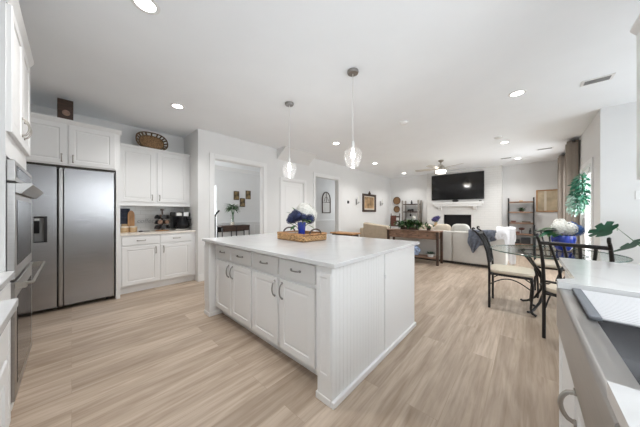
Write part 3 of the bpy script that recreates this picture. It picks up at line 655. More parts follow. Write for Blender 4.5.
# island tray with the blue vase
TX, TY = -1.955, 1.825
t = thing('wicker_tray', 'rectangular honey wicker tray with arched handles on the island', 'tray', (TX, TY, .914))
rotm = Matrix.Translation((TX, TY, .914)) @ Matrix.Rotation(R(-3), 4, 'Z')
w2, d2 = .235, .175
tilted(MB().box(-w2, -d2, 0.001, w2, d2, .012), rotm).build('base', 'wicker', t)
q = MB()
for s in (-1, 1):
    q.box(-w2, s*d2 - .008, .012, w2, s*d2 + .008, .074, .004); q.box(s*w2 - .008, -d2, .012, s*w2 + .008, d2, .062, .004)
tilted(q, rotm).build('side', 'wicker_light', t)
q = MB(); lp = [(-w2, -d2, .078), (w2, -d2, .078), (w2, d2, .078), (-w2, d2, .078), (-w2, -d2, .078)]; q.tube(lp, .010, 8); tilted(q, rotm).build('rim', 'oak', t, True)
for s in (-1, 1):
    q = MB(); q.tube([(s*(w2 + .002), .085*math.cos(a), .078 + .055*math.sin(a)) for a in [math.pi*k/12 for k in range(13)]], .009, 8); tilted(q, rotm).build('handle', 'dark_wood', t, True)
VX, VY = -1.99, 1.86
tag(MB().lathe([(.001, 0), (.036, 0), (.038, .006), (.044, .11), (.054, .19), (.049, .19), (.040, .11), (.032, .012), (.001, .011)], (VX, VY, .927), 28).build('flower_vase', 'cobalt', smooth=True), 'cobalt blue glass vase standing in the wicker tray', 'vase')
rx = lambda a, b2: (.74*a - .673*b2, .673*a + .74*b2)   # a = across the view, b = away from it
hd = []
for a, b2, z, r, m, n in ((.035, .03, 1.245, .10, 'white_petal', 130), (.10, .03, 1.205, .08, 'white_petal', 90), (-.045, .06, 1.235, .06, 'white_petal', 60), (-.10, -.03, 1.165, .062, 'navy_petal', 90), (-.045, -.085, 1.19, .06, 'navy_petal', 90), (.10, -.06, 1.155, .055, 'navy_petal', 80), (-.075, .0, 1.215, .05, 'navy_petal', 70), (-.145, .0, 1.135, .04, 'navy_petal', 50), (.02, -.09, 1.175, .045, 'navy_petal', 60)):
    dx, dy = rx(a, b2); hd.append((dx, dy, z, r, m, n))
lv = []
for a, b2, z, da, db, dz, ln in ((.03, -.11, 1.125, .6, -.7, .15, .085), (.05, -.11, 1.14, .9, -.5, .1, .08), (-.06, -.06, 1.08, -.6, -.7, -.3, .1), (.08, -.04, 1.08, .9, -.2, -.3, .09), (.04, -.1, 1.13, .1, -.8, .5, .08), (-.10, .03, 1.20, -.9, .1, .6, .1), (-.07, .03, 1.23, -.4, -.2, .9, .08)):
    dx, dy = rx(a, b2); ex, ey = rx(da, db); lv.append((dx, dy, z, (ex, ey, dz), ln, .055, 'leaf_light' if ln < .1 else 'leaf'))
bouquet('hydrangea_bouquet', 'bunch of white and navy hydrangeas in the cobalt vase on the island', 'flowers', (VX, VY), .94, hd, lv)

# ------------------------------------------------------------------ dining table and chairs
TCX, TCY = .23, 4.02
t = thing('dining_table', 'round glass topped dining table on a scrolled black iron base', 'table', (TCX, TCY, 0))
top = MB().lathe([(.001, .735), (.596, .735), (.6, .738), (.6, .744), (.596, .747), (.001, .747)], (TCX, TCY, 0), 64).build('table_top', 'table_glass', t)
q = MB(); q.tube([(TCX + .6*math.cos(2*math.pi*k/64), TCY + .6*math.sin(2*math.pi*k/64), .741) for k in range(65)], .0065, 8); q.build('glass_edge', 'glass_edge', top, True)
for k in range(4):
    a = R(45 + 90*k + 8); c, s = math.cos(a), math.sin(a)
    pr = [(.30, .728), (.33, .70), (.29, .64), (.18, .52), (.10, .38), (.10, .25), (.17, .12), (.26, .04), (.32, .014), (.35, .02)]
    MB().tube([(TCX + r*c, TCY + r*s, z) for r, z in pr], .014, 8).build('leg', 'black', t, True)
q = MB(); q.tube([(TCX + .095*math.cos(2*math.pi*k/32), TCY + .095*math.sin(2*math.pi*k/32), .32) for k in range(33)], .009, 8).tube([(TCX + .30*math.cos(2*math.pi*k/40), TCY + .30*math.sin(2*math.pi*k/40), .722) for k in range(41)], .009, 8); q.build('ring', 'black', t, True)

def make_chair(label, cushion):
    t = thing('dining_chair', label, 'chair', group='black metal dining chairs', local=True)
    q = MB(); q.ell((0, .01, .478), (.222, .225, .034), .55, .35, 32, 10); q.build('seat', cushion, t, True)
    q = MB(); lp = [(-.21,-.2,.44),(.21,-.2,.44),(.205,.2,.44),(-.205,.2,.44),(-.21,-.2,.44)]
    q.tube(lp, .014, 8); q.box(-.19, -.19, .432, .19, .19, .445); q.build('seat_frame', 'black', t)
    pr = [(-.20, 0), (-.20, .25), (-.20, .46), (-.205, .58), (-.225, .72), (-.265, .85), (-.315, .94), (-.36, .985)]
    for s in (-1, 1):
        pts = [(s*.21, y_, z) for y_, z in pr]
        p = MB().tube(pts, [.0145]*5 + [.014, .013, .012], 10).build('back_post', 'black', t, True)
        e = [(s*.21, -.36 - .018*math.sin(k*.55) - .004*k*.5, .985 + .02*(1 - math.cos(k*.55))) for k in range(9)]
        MB().tube(e, [.012]*6 + [.010, .009, .008], 8).build('finial', 'black', p, True)
        fl = [(s*.19, .195, .44), (s*.198, .215, .34), (s*.19, .205, .2), (s*.186, .195, .08), (s*.19, .21, .03), (s*.195, .245, .012)]
        MB().tube(fl, [.016, .015, .013, .012, .015, .014], 10).build('leg', 'black', t, True)
        q = MB(); q.tube([(s*.20, -.2 + .4*k/12, .30 + .10*math.sin(math.pi*k/12)) for k in range(13)], .007, 6); q.build('stretcher', 'black', t, True)
    MB().tube([(.21*math.sin(math.pi/2*u), -.315 - .018*(1 - u*u), .94 + .004*(1 - u*u)) for u in [-1 + k/6 for k in range(13)]], .017, 10).build('top_rail', 'black', t, True)
    MB().tube([(-.21, -.204, .56), (0, -.212, .562), (.21, -.204, .56)], .011, 8).build('lower_rail', 'black', t, True)
    for xx in (-.115, -.04, .04, .115):
        MB().tube([(xx*.75, -.208, .56), (xx*.85, -.228, .70), (xx*1.1, -.285, .86), (xx*1.2, -.328, .938)], .0115, 8).build('slat', 'black', t, True)
    return t
ch = make_chair('black metal dining chair with cream seat in profile between sofa and glass table', 'cream')
ch.location = (-.15, 3.87, 0); ch.rotation_euler = (0, 0, R(-90))
dup(ch, (.392, 3.25, 0), R(-17), 'black metal dining chair with its back turned, tucked behind the sink counter end')
dup(ch, (.32, 4.76, 0), R(180), 'black metal dining chair facing the kitchen beyond the glass table')

# low blue bowl of hydrangeas on the dining table
BX, BY, BZ = .36, 4.28, .7475
tag(MB().lathe([(.001, 0), (.06, 0), (.075, .02), (.108, .09), (.118, .15), (.114, .19), (.107, .19), (.110, .15), (.10, .095), (.068, .028), (.001, .014)], (BX, BY, BZ), 32).build('flower_bowl', 'cobalt', smooth=True), 'cobalt blue bowl on the glass dining table', 'bowl')
hd, lv = [], []
for a, b2, z, r, m, n in ((-.06, .0, 1.040, .075, 'white_petal', 90), (.045, -.02, 1.025, .08, 'white_petal', 90), (.0, .04, 1.080, .07, 'white_petal', 90), (.155, -.02, 1.005, .065, 'blue_petal', 80), (.17, .06, 1.050, .06, 'blue_petal', 70)):
    dx, dy = rx(a, b2); hd.append((dx, dy, z, r, m, n))
for k in range(9):
    a = -.09 - .015*(k % 3); z = .95 + .024*(k % 4); dx, dy = rx(a, -.05 + .02*k % .1); ex, ey = rx(-1, -.5 + .13*k); lv.append((dx, dy, z, (ex, ey, .15 - .1*(k % 3)), .19 + .02*(k % 3), .085, 'leaf' if k % 2 else 'leaf_dark'))
bouquet('table_bouquet', 'low arrangement of white and blue hydrangeas with leaves in the bowl on the glass table', 'flowers', (BX, BY), BZ + .03, hd, lv)

# ------------------------------------------------------------------ breakfast bay: monstera
PX, PY = 1.25, 4.45
t = thing('monstera_plant', 'large potted monstera with glossy split leaves beyond the sink counter', 'plant', (PX, PY, 0))
MB().lathe([(.001, 0), (.13, 0), (.17, .30), (.175, .32), (.16, .32), (.15, .28), (.001, .28)], (PX, PY, 0), 28).build('pot', 'ceramic', t, True)
MB().lathe([(.001, .281), (.149, .281), (.149, .29), (.001, .292)], (PX, PY, 0), 24).build('soil', 'soil', t)
def monstera_leaf(base_p, d, side, L, name='leaf'):
    d = V(*d).normalized(); s = V(*side).normalized(); nn = d.cross(s).normalized(); q = MB(); n = 36; pts = []
    for k in range(n + 1):
        a = -math.pi + 2*math.pi*k/n; r = .5*(1 - .42*math.cos(a)**8*(1 if math.cos(a) < 0 else 0)) * (1.0 if abs(a) > .3 else 1.1)
        x_, y_ = r*math.cos(a)*1.05, r*math.sin(a)*.66
        if 5 < k < n - 5 and k % 5 == 0 and abs(math.sin(a)) > .3: x_, y_ = x_*.62, y_*.62
        pts.append(V(*base_p) + d*(L*(.45 + x_)) + s*(L*y_) + nn*(L*(.10*(abs(y_)*2)**1.5 - (.10)*(.45 + x_)**2)))
    for up in (0, .002):
        c0 = q.b.verts.new(V(*base_p) + d*(L*.3) + nn*(up - .02*L)); vs = [q.b.verts.new(p + nn*up) for p in pts[:-1]]
        for k in range(n): q.b.faces.new((c0, vs[k], vs[(k+1) % n]))
    return q
LV = [((.815, 4.42, 1.015), (-.74, -.67, .04), (.38, -.42, .82), .37), ((.99, 4.42, .86), (-.74, -.67, -.14), (.45, -.5, .62), .38), ((1.02, 4.25, .93), (.74, .4, -.1), (.3, -.5, .7), .36),
      ((1.06, 4.60, 1.08), (.75, .5, .02), (.5, -.55, .25), .30), ((1.15, 4.30, .80), (.7, -.2, -.4), (.3, -.6, .6), .40), ((1.22, 4.72, 1.0), (.2, .8, .1), (.6, -.2, .7), .34), ((1.35, 4.5, .92), (.9, .2, -.1), (.1, .6, .7), .38)]
for bp_, d_, s_, L_ in LV:
    lf = monstera_leaf(bp_, d_, s_, L_).build('leaf', 'leaf_dark', t, True)
    b0 = V(PX + random.uniform(-.03, .03), PY + random.uniform(-.03, .03), .28); e = V(*bp_)
    MB().tube([b0, b0.lerp(e, .5) + V(0, 0, .12), e + V(0, 0, .03), e], [.008, .007, .005, .004], 6).build('stem', 'leaf', lf, True)

# ------------------------------------------------------------------ right wall: curtains, swag
def curtain(y0, y1, label):
    t = thing('curtain', label, 'curtain', (.70, (y0 + y1)/2, .03), 'taupe curtain panels on the living room window')
    n = 60; f, bk = [], []
    for k in range(n + 1):
        u = k / n; yy = y0 + (y1 - y0)*u; xx = .69 + .07*math.sin(u*math.pi*9) + .008*math.sin(u*23)
        f.append((xx, yy, 0)); bk.append((xx + .012, yy + .004, 0))
    prof = f + bk[::-1]; rs = []
    for z, sc in ((.03, 1.06), (.9, 1.02), (1.8, 1.0), (2.5, .96), (2.68, .97)):
        rs.append([(.69 + (p[0] - .69)*sc, p[1], z) for p in prof])
    q = MB(); q.rings(rs); q.build('panel', 'curtain', t, True)
    q = MB()
    for k in range(6):
        yy = y0 + (y1 - y0)*(k + .5)/6; q.tube([(.70 + .026*math.cos(a), yy, 2.655 + .026*math.sin(a)) for a in [2*math.pi*j/12 for j in range(13)]], .004, 6)
    q.build('grommet_rings', 'dark_nickel', t, True)
    return t
curtain(6.72, 7.12, 'taupe curtain panel next to the glazed door')
curtain(8.2, 8.72, 'taupe curtain panel next to the framed map')
t = thing('curtain_rod', 'dark curtain rod above the living room window', 'curtain rod', (.70, 7.7, 2.64))
MB().cyl((.70, 6.66, 2.655), (.70, 8.78, 2.655), .011).build('rod', 'black', t, True)
for yy in (6.66, 8.78): MB().ell((.70, yy, 2.655), (.022, .022, .022)).build('finial', 'black', t, True)
for yy in (6.70, 8.75): MB().box(.70, yy - .01, 2.64, .80, yy + .01, 2.646).build('bracket', 'black', t)
t = thing('leaf_swag', 'bushy teal green leaf swag hanging on the glazed door', 'wreath', (.70, 6.02, 1.2))
for nm, m_, n_, zc, zr in (('foliage', 'leaf_teal', 330, 1.585, .33), ('frosted_foliage', 'leaf_pale', 150, 1.40, .22)):
    q = MB()
    for k in range(n_):
        while True:
            u = V(random.uniform(-1, 1), random.uniform(-1, 1), random.uniform(-1, 1))
            if .35 < u.length < 1: break
        p = V(.69 + u.x*.08 + (.02 if m_ == 'leaf_teal' else -.035), 6.02 + u.y*.15, zc + u.z*zr*.93)
        d_ = V(u.x - .25, u.y, u.z*.5 - .4 + random.uniform(-.3, .3)); q.leaf(p, d_, random.uniform(.05, .085), random.uniform(.03, .045), (random.uniform(-1, 1), random.uniform(-1, 1), 1))
    q.build(nm, m_, t, True)
MB().tube([(.74, 6.02, 1.9), (.75, 6.02, 1.5), (.74, 6.02, 1.25)], .018, 8).build('stem_core', 'leaf', t, True)
MB().tube([(.74, 6.02, 1.9), (.81, 6.02, 1.95), (.815, 6.02, 2.02)], .004, 6).build('hanger', 'dark_nickel', t, True)
tag(MB().box(1.10, 5.142, 1.41, 1.17, 5.15, 1.53, .003).build('light_switch', 'trim'), 'white light switch plate on the breakfast wall', 'light switch')

# ------------------------------------------------------------------ living room: fireplace wall
t = thing('television', 'large wall mounted flat television above the white mantel', 'television', (-1.79, 9.06, 1.71))
MB().box(-2.60, 9.045, 1.705, -1.0, 9.085, 2.615, .005).build('frame', 'black_plastic', t)
MB().box(-2.588, 9.041, 1.718, -1.012, 9.046, 2.603).build('screen', 'screen', t)
MB().box(-2.1, 9.085, 2.0, -1.5, 9.10, 2.35).build('wall_mount', 'black', t)
t = thing('mantel_shelf', 'white mantel shelf with corbels below the television', 'mantel', (-1.76, 9.0, 1.34))
MB().box(-2.52, 8.90, 1.55, -1.02, 9.10, 1.62, .006).box(-2.48, 8.94, 1.47, -1.06, 9.10, 1.55, .006).build('shelf', 'trim', t)
for xx in (-2.36, -1.30): MB().prism([(xx, 9.10, 1.47), (xx, 8.95, 1.47), (xx, 8.97, 1.42), (xx, 9.07, 1.34), (xx, 9.10, 1.34)], (.10, 0, 0)).build('corbel', 'trim', t)
t = thing('firebox', 'black firebox opening in the white brick chimney', 'fireplace', (-1.78, 9.2, .62))
MB().box(-2.199, 9.12, .621, -2.18, 9.295, 1.179).box(-1.38, 9.12, .621, -1.361, 9.295, 1.179).box(-2.18, 9.12, 1.16, -1.38, 9.295, 1.179).box(-2.18, 9.12, .621, -1.38, 9.295, .64).box(-2.18, 9.28, .64, -1.38, 9.295, 1.16).build('lining', 'fire', t)
MB().box(-2.18, 9.14, .64, -1.38, 9.146, 1.16).build('glass_front', 'black_glass', t)
t = thing('center_speaker', 'small dark oval speaker in the middle of the mantel under the television', 'speaker', (-1.81, 8.98, 1.62))
MB().ell((-1.81, 8.98, 1.665), (.10, .05, .042)).build('body', 'black_plastic', t, True); MB().box(-1.87, 8.95, 1.62, -1.75, 9.01, 1.632).build('base', 'black', t)
tag(MB().box(-1.13, 8.96, 1.62, -1.06, 9.02, 1.655, .004).build('media_box', 'black_plastic'), 'tiny black box on the right end of the mantel', 'media box')

def etagere(name, label, x0, x1, yb, posts_m, shelf_m, zs, top, pr, depth=.30):
    t = thing(name, label, 'shelf', ((x0 + x1)/2, yb, 0))
    for xx in (x0, x1):
        for yy in (yb - depth/2, yb + depth/2):
            MB().box(xx - pr, yy - .012, 0, xx + pr, yy + .012, top, .003).build('post', posts_m, t)
        MB().box(xx - .008, yb - depth/2 + .012, .12, xx + .008, yb + depth/2 - .012, .14).build('side_bar', posts_m, t)
    for z in zs: MB().box(x0 + pr, yb - depth/2, z - .02, x1 - pr, yb + depth/2, z + .02, .004).build('shelf_board', shelf_m, t)
    return t
etagere('ladder_shelf', 'grey wooden ladder shelf left of the chimney', -3.66, -3.04, 9.10, 'grey_wood', 'dark_wood', (1.58, 1.28, .95, .6, .25), 1.74, .035)
etagere('tall_shelf', 'black metal bookshelf with wooden boards right of the chimney', -.39, .175, 9.10, 'black', 'barn_wood', (1.56, 1.255, .93, .60, .30), 1.69, .014)
def bottle(name, label, x, y_, z, r, h_, m, cat='bottle', group=None):
    return tag(MB().lathe([(.001, 0), (r, 0), (r, h_*.55), (r*.4, h_*.75), (r*.4, h_), (.001, h_)], (x, y_, z), 16).build(name, m, smooth=True), label, cat, group)
bottle('dark_bottle', 'dark bottle on the top board of the grey ladder shelf', -3.34, 9.06, 1.60, .035, .15, 'black_plastic')
t = thing('toy_train', 'low dark model locomotive on the second board of the grey ladder shelf', 'ornament', (-3.37, 9.05, 1.30))
MB().box(-3.50, 9.0, 1.315, -3.26, 9.1, 1.345, .006).cyl((-3.48, 9.05, 1.36), (-3.34, 9.05, 1.36), .03).box(-3.34, 9.01, 1.345, -3.27, 9.09, 1.40, .004).build('body', 'black', t)
for xx in (-3.47, -3.38, -3.29):
    for yy in (9.0, 9.1): MB().lathe([(.001, -.006), (.018, -.006), (.018, .006), (.001, .006)], (xx, yy, 1.319), 12, axis='y').build('wheel', 'black', t)
t = thing('hanging_star', 'small dark ornament hanging below the second board of the grey ladder shelf', 'ornament', (-3.36, 9.0, 1.12))
MB().ell((-3.36, 9.0, 1.155), (.04, .025, .045)).build('body', 'black', t, True); MB().cyl((-3.36, 9.0, 1.195), (-3.36, 9.0, 1.262), .006).build('cord', 'black', t)
# right bookshelf contents
t = thing('trailing_plant', 'small green plant on the second board of the black bookshelf', 'plant', (-.09, 9.05, 1.275))
MB().lathe([(.001, 0), (.045, 0), (.055, .05), (.001, .05)], (-.09, 9.05, 1.275), 16).build('pot', 'dark_wood', t, True)
q = MB()
for k in range(60): a = random.random()*6.28; e_ = random.uniform(-.1, 1); q.leaf((-.09, 9.05, 1.325), (math.cos(a), math.sin(a)*.7, e_), random.uniform(.07, .14), .035)
q.build('foliage', 'leaf', t, True)
def smallbox(name, label, cat, x0, x1, z, h_, m, y0=9.0, y1=9.12): return tag(MB().box(x0, y0, z, x1, y1, z + h_, .004).build(name, m), label, cat)
smallbox('wooden_box', 'small tan box at the middle of the top board of the black bookshelf', 'box', -.14, -.06, 1.58, .03, 'tan_wood')
smallbox('book', 'dark book lying at the left of the third board of the black bookshelf', 'book', -.33, -.22, .95, .05, 'red_wood')
smallbox('book', 'brown book lying at the right of the third board of the black bookshelf', 'book', -.08, .11, .95, .04, 'dark_wood')
t = thing('small_tree', 'dark miniature tree ornament on the fourth board of the black bookshelf', 'ornament', (-.09, 9.05, .62))
MB().cyl((-.09, 9.05, .62), (-.09, 9.05, .74), .008).build('trunk', 'dark_wood', t); MB().ell((-.09, 9.05, .765), (.07, .05, .04)).build('crown', 'red_wood', t, True)
smallbox('pink_tin', 'small dull red tin on the fourth board of the black bookshelf', 'tin', -.22, -.13, .62, .06, 'red_wood')
bottle('slim_bottle', 'slim dark bottle at the right end of the fourth board of the black bookshelf', .10, 9.05, .62, .03, .17, 'black_plastic')
smallbox('storage_box', 'wide black storage box on the lowest board of the black bookshelf', 'box', -.35, -.13, .32, .12, 'black_plastic')
smallbox('storage_box', 'tall black storage box on the lowest board of the black bookshelf', 'box', -.10, .11, .32, .19, 'black_plastic')

t = thing('framed_map', 'wood framed faded beige map on the wall beside the curtains', 'picture', (.50, 9.28, 1.27))
q = MB(); q.box(.23, 9.27, 1.27, .26, 9.30, 1.91).box(.75, 9.27, 1.27, .78, 9.30, 1.91).box(.26, 9.27, 1.88, .75, 9.30, 1.91).box(.26, 9.27, 1.27, .75, 9.30, 1.30); q.build('frame', 'oak', t)
MB().box(.26, 9.285, 1.30, .75, 9.295, 1.88).build('print', 'map', t)
MB().box(.40, 9.284, 1.30, .45, 9.2855, 1.88).build('print_strip', 'mat_board', t)
for z, r, lb in ((1.762, .16, 'larger round woven basket hanging above the smaller one in the living room corner'), (1.40, .135, 'smaller round woven basket hanging below the larger one in the living room corner')):
    t = thing('wall_basket', lb, 'basket', (-4.03, 9.27, z - r), 'round woven baskets on the fireplace wall')
    MB().lathe([(.001, 0), (r*.8, 0), (r*.97, -.04), (r, -.045), (r*.94, -.05), (r*.75, -.012), (.001, -.012)], (-4.03, 9.30, z), 32, axis='y').build('bowl', 'wicker', t, True)
    q = MB(); q.tube([(-4.03 + r*.97*math.cos(2*math.pi*k/32), 9.252, z + r*.97*math.sin(2*math.pi*k/32)) for k in range(33)], .009, 6); q.build('rim', 'dark_wood', t, True)
t = thing('ladder_back_chair', 'tall dark ladder back chair with a red brown cloth in the living room corner', 'chair', (-3.88, 8.55, 0))
for xx in (-4.06, -3.70):
    MB().tube([(xx, 8.72, 0), (xx, 8.70, .5), (xx, 8.78, 1.22)], .018, 8).build('back_post', 'dark_wood', t, True); MB().cyl((xx, 8.34, 0), (xx, 8.34, .46), .018).build('leg', 'dark_wood', t, True)
MB().box(-4.07, 8.32, .45, -3.69, 8.72, .48, .006).build('seat', 'dark_wood', t)
for z in (.7, .88, 1.06): MB().box(-4.05, 8.715 + (z - .5)*.11, z, -3.71, 8.735 + (z - .5)*.11, z + .06, .004).build('slat', 'dark_wood', t)
q = MB(); q.rings([[(x_, 8.715 + .11*(z - .5) - .022 - .01*math.sin(x_*40), z) for x_ in (-4.08, -4.0, -3.92, -3.84)] + [(x_, 8.715 + .11*(z - .5) - .012 - .01*math.sin(x_*40), z) for x_ in (-3.84, -3.92, -4.0, -4.08)] for z in (.72, .9, 1.12, 1.14)]); q.build('cloth', 'red_wood', t, True)
t = thing('end_table', 'small white end table beside the fireplace', 'table', (-2.36, 8.7, 0))
MB().lathe([(.001, .72), (.22, .72), (.22, .75), (.001, .75)], (-2.36, 8.7, 0), 28).build('table_top', 'trim', t); MB().lathe([(.001, 0), (.15, 0), (.15, .02), (.03, .05), (.03, .72), (.001, .72)], (-2.36, 8.7, 0), 20).build('base', 'trim', t)
tag(MB().lathe([(.001, 0), (.05, 0), (.07, .06), (.045, .13), (.055, .16), (.04, .16), (.001, .13)], (-2.36, 8.7, .75), 20).build('flower_pot', 'tan_wood', smooth=True), 'small tan flower pot left of the firebox', 'pot')
bouquet('violet_flowers', 'dark violet blue flowers in the tan pot left of the firebox', 'flowers', (-2.36, 8.7), .78, [(0, 0, 1.02, .10, 'violet_petal', 70), (.08, -.02, 1.08, .07, 'violet_petal', 50), (-.08, .0, 1.0, .065, 'violet_petal', 45)], [(-.06, -.03, .98, (-1, -.3, .3), .14, .05, 'oak'), (.03, -.05, .95, (.4, -1, -.1), .12, .05, 'leaf')])

# ------------------------------------------------------------------ living room: seating
t = thing('sofa', 'pale grey sofa seen from behind with a draped blue grey blanket', 'sofa', (-1.6, 6.65, 0))
MB().box(-2.92, 6.22, .06, -1.33, 6.40, .79, .03, 3).build('back_panel', 'sofa', t, True)
MB().box(-1.326, 6.22, .06, -.30, 6.40, .79, .03, 3).build('back_panel', 'sofa', t, True)
MB().box(-.53, 6.41, .06, -.30, 7.12, .62, .04, 3).build('arm', 'sofa', t, True); MB().box(-2.92, 6.41, .06, -2.69, 7.12, .62, .04, 3).build('arm', 'sofa', t, True)
MB().box(-2.68, 6.41, .06, -.54, 7.12, .30, .01).build('base', 'sofa', t, True)
for x0 in (-2.67, -1.96, -1.25): MB().box(x0, 6.46, .31, x0 + .70, 7.14, .46, .04, 3).build('seat_cushion', 'sofa', t, True)
for x0 in (-2.85, -.42):
    for yy in (6.28, 7.05): MB().cyl((x0, yy, 0), (x0, yy, .06), .025).build('foot', 'black', t)
MB().box(-2.90, 6.245, .012, -.34, 6.26, .06).build('under_sofa_shade', 'gap', t)  # dark strip standing in for the shade under the sofa
for x0, zz, m_, lb in ((-2.46, .70, 'cream', 'cream back pillow left of the console plant on the sofa'), (-2.03, .70, 'cream', 'cream back pillow behind the console plant on the sofa'), (-1.60, .715, 'cream', 'cream back pillow above the console end on the sofa'), (-1.20, .73, 'sofa', 'pale grey pillow beside the draped blanket on the sofa')):
    q = MB(); q.ell((x0, 6.53, zz), (.205, .1, .235), .6, .6, 28, 12); tag(q.build('sofa_pillow', m_, smooth=True), lb, 'pillow', 'pillows along the sofa back')
def drape(xa, xb, nx, path, hem, amp, name, m_, label):
    """cloth laid over the sofa back: path of (y,z) points from the seat side over the top to the rear; hem(u) scales the rear drop"""
    rows = []
    for i in range(nx + 1):
        u = i / nx; x_ = xa + (xb - xa)*u; row = []
        for j, (py, pz) in enumerate(path):
            k = max(0, j - 3) / (len(path) - 4); zz = pz
            if j > 3: zz = path[3][1] + (hem(u) - path[3][1]) * k
            row.append((x_ + .02*math.sin(j*1.7 + i*.5)*k, py - abs(amp*math.sin(u*math.pi*5 + j*.3))*(.3 + k), zz + .007*math.sin(u*9 + j*.6)))
        rows.append(row)
    q = MB(); back = [[(p[0], p[1] + .012, p[2] - .012) for p in r] for r in rows]
    for a_, c_ in zip(rows, rows[1:]):
        for j in range(len(path) - 1): q.poly([a_[j], a_[j+1], c_[j+1], c_[j]])
    for a_, c_ in zip(back, back[1:]):
        for j in range(len(path) - 1): q.poly([a_[j+1], a_[j], c_[j], c_[j+1]])
    for r_, s_ in ((rows[0], back[0]), (rows[-1], back[-1])):
        for j in range(len(path) - 1): q.poly([r_[j], r_[j+1], s_[j+1], s_[j]])
    bmesh.ops.remove_doubles(q.b, verts=q.b.verts[:], dist=.0005)
    return tag(q.build(name, m_, smooth=True), label, 'blanket')
pth = [(6.55, .62), (6.45, .80), (6.38, .845), (6.20, .835), (6.175, .75), (6.165, .66), (6.16, .56), (6.16, .46), (6.16, .38)]
drape(-.98, -.485, 26, pth, lambda u: .50 - .17*math.sin(min(1, u*2.4)*math.pi) + .26*max(0, u - .42) - .0*u, .03, 'throw_blanket', 'throw', 'blue grey knitted blanket draped over the sofa back')
pth2 = [(6.62, .60), (6.5, .80), (6.38, .93), (6.19, .90), (6.165, .82), (6.15, .74), (6.15, .68), (6.15, .62), (6.15, .56)]
drape(-.47, -.16, 16, pth2, lambda u: .68 - .50*min(1, max(0, (u - .5)/.2)), .018, 'white_blanket', 'white_throw', 'white knitted blanket over the sofa corner beside the blue grey one')
t = thing('armchair', 'beige armchair seen from behind beyond the island left of the console', 'armchair', (-3.42, 6.7, 0))
MB().rings([[(-3.83, 6.28, .08), (-2.99, 6.20, .08), (-2.97, 6.36, .08), (-3.81, 6.44, .08)], [(-3.83, 6.26, .90), (-2.99, 6.18, .82), (-2.97, 6.34, .82), (-3.81, 6.42, .90)], [(-3.80, 6.29, .935), (-3.02, 6.21, .855), (-3.0, 6.31, .855), (-3.78, 6.39, .935)]]).build('back', 'beige', t)
MB().box(-3.98, 6.27, .08, -3.835, 7.0, .76, .04, 3).build('arm', 'beige', t, True); MB().box(-3.13, 6.45, .08, -2.97, 7.0, .62, .04, 3).build('arm', 'beige', t, True)
MB().box(-3.80, 6.46, .08, -3.16, 7.02, .44, .04, 3).build('seat', 'beige', t, True)
for xx in (-3.9, -3.03):
    for yy in (6.38, 6.92): MB().cyl((xx, yy, 0), (xx, yy, .08), .022).build('foot', 'dark_wood', t)

# console table behind the sofa
t = thing('console_table', 'rustic brown wood console table with three drawers behind the sofa', 'console table', (-2.13, 5.92, 0))
MB().box(-2.77, 5.71, .775, -1.49, 6.13, .80, .004).build('table_top', 'barn_wood', t)
MB().box(-2.71, 5.745, .60, -1.55, 6.11, .775).build('apron', 'barn_wood', t)
for k in range(3):
    x0 = -2.70 + k*.385; dr = MB().slab((x0, 5.745, .612), (1,0,0), (0,0,1), (0,-1,0), .375, .15, .012).build('drawer', 'barn_wood', t)
    MB().ell((x0 + .19, 5.722, .69), (.012, .012, .012), nu=10, nv=6).build('knob', 'black', dr, True)
for xx in (-2.765, -1.55):
    for yy in (5.72, 6.07): MB().box(xx, yy, 0, xx + .055, yy + .05, .775, .004).build('leg', 'dark_wood', t)
MB().box(-2.70, 5.74, .14, -1.56, 6.10, .165, .004).build('lower_shelf', 'barn_wood', t)
t = thing('console_plant', 'leafy green plant in a low dark planter on the console table', 'plant', (-2.24, 5.92, .80))
MB().box(-2.46, 5.86, .80, -2.02, 5.98, .87, .01).build('planter', 'dark_wood', t)
for nm, m_, n_ in (('foliage', 'leaf', 230), ('light_foliage', 'leaf_light', 80)):
    q = MB()
    for k in range(n_):
        x_ = random.gauss(-2.20, .19); a = random.random()*6.28; e_ = random.uniform(-.5, 1.1)
        q.leaf((x_, 5.92 + random.uniform(-.05, .05), .88 + random.uniform(0, .16)*(1 - abs(x_ + 2.22)*1.2)), (math.cos(a) + .3*(x_ + 2.22), math.sin(a), e_), random.uniform(.08, .16), random.uniform(.035, .06))
    q.build(nm, m_, t, True)
q = MB(); florets(q, (-2.10, 5.86, 1.12), .045, 40, .014); q.build('flower_head', 'white_petal', t)
t = thing('potted_succulent', 'tiny green plant in a pot at the right end of the console table', 'plant', (-1.76, 5.9, .80))
MB().lathe([(.001, 0), (.04, 0), (.05, .06), (.001, .06)], (-1.76, 5.9, .80), 16).build('pot', 'dark_wood', t, True)
q = MB()
for k in range(50): a = random.random()*6.28; q.leaf((-1.76, 5.9, .86), (math.cos(a), math.sin(a), random.uniform(.1, 1.2)), random.uniform(.06, .11), .03)
q.build('foliage', 'leaf', t, True)
tag(MB().lathe([(.001, 0), (.06, 0), (.11, .08), (.115, .14), (.07, .20), (.06, .22), (.07, .235), (.05, .235), (.001, .2)], (-2.08, 5.92, .165), 24).build('ginger_jar', 'blue_white', smooth=True), 'blue and white ceramic jar on the lower shelf of the console table', 'jar')
t = thing('shelf_plant', 'small green plant in a white pot on the lower shelf of the console table', 'plant', (-1.72, 5.9, .165))
MB().lathe([(.001, 0), (.06, 0), (.075, .07), (.001, .07)], (-1.72, 5.9, .165), 18).build('pot', 'ceramic', t, True)
q = MB()
for k in range(60): a = random.random()*6.28; q.leaf((-1.72, 5.9, .235), (math.cos(a), math.sin(a), random.uniform(0, .9)), random.uniform(.07, .13), .04)
q.build('foliage', 'leaf_dark', t, True)
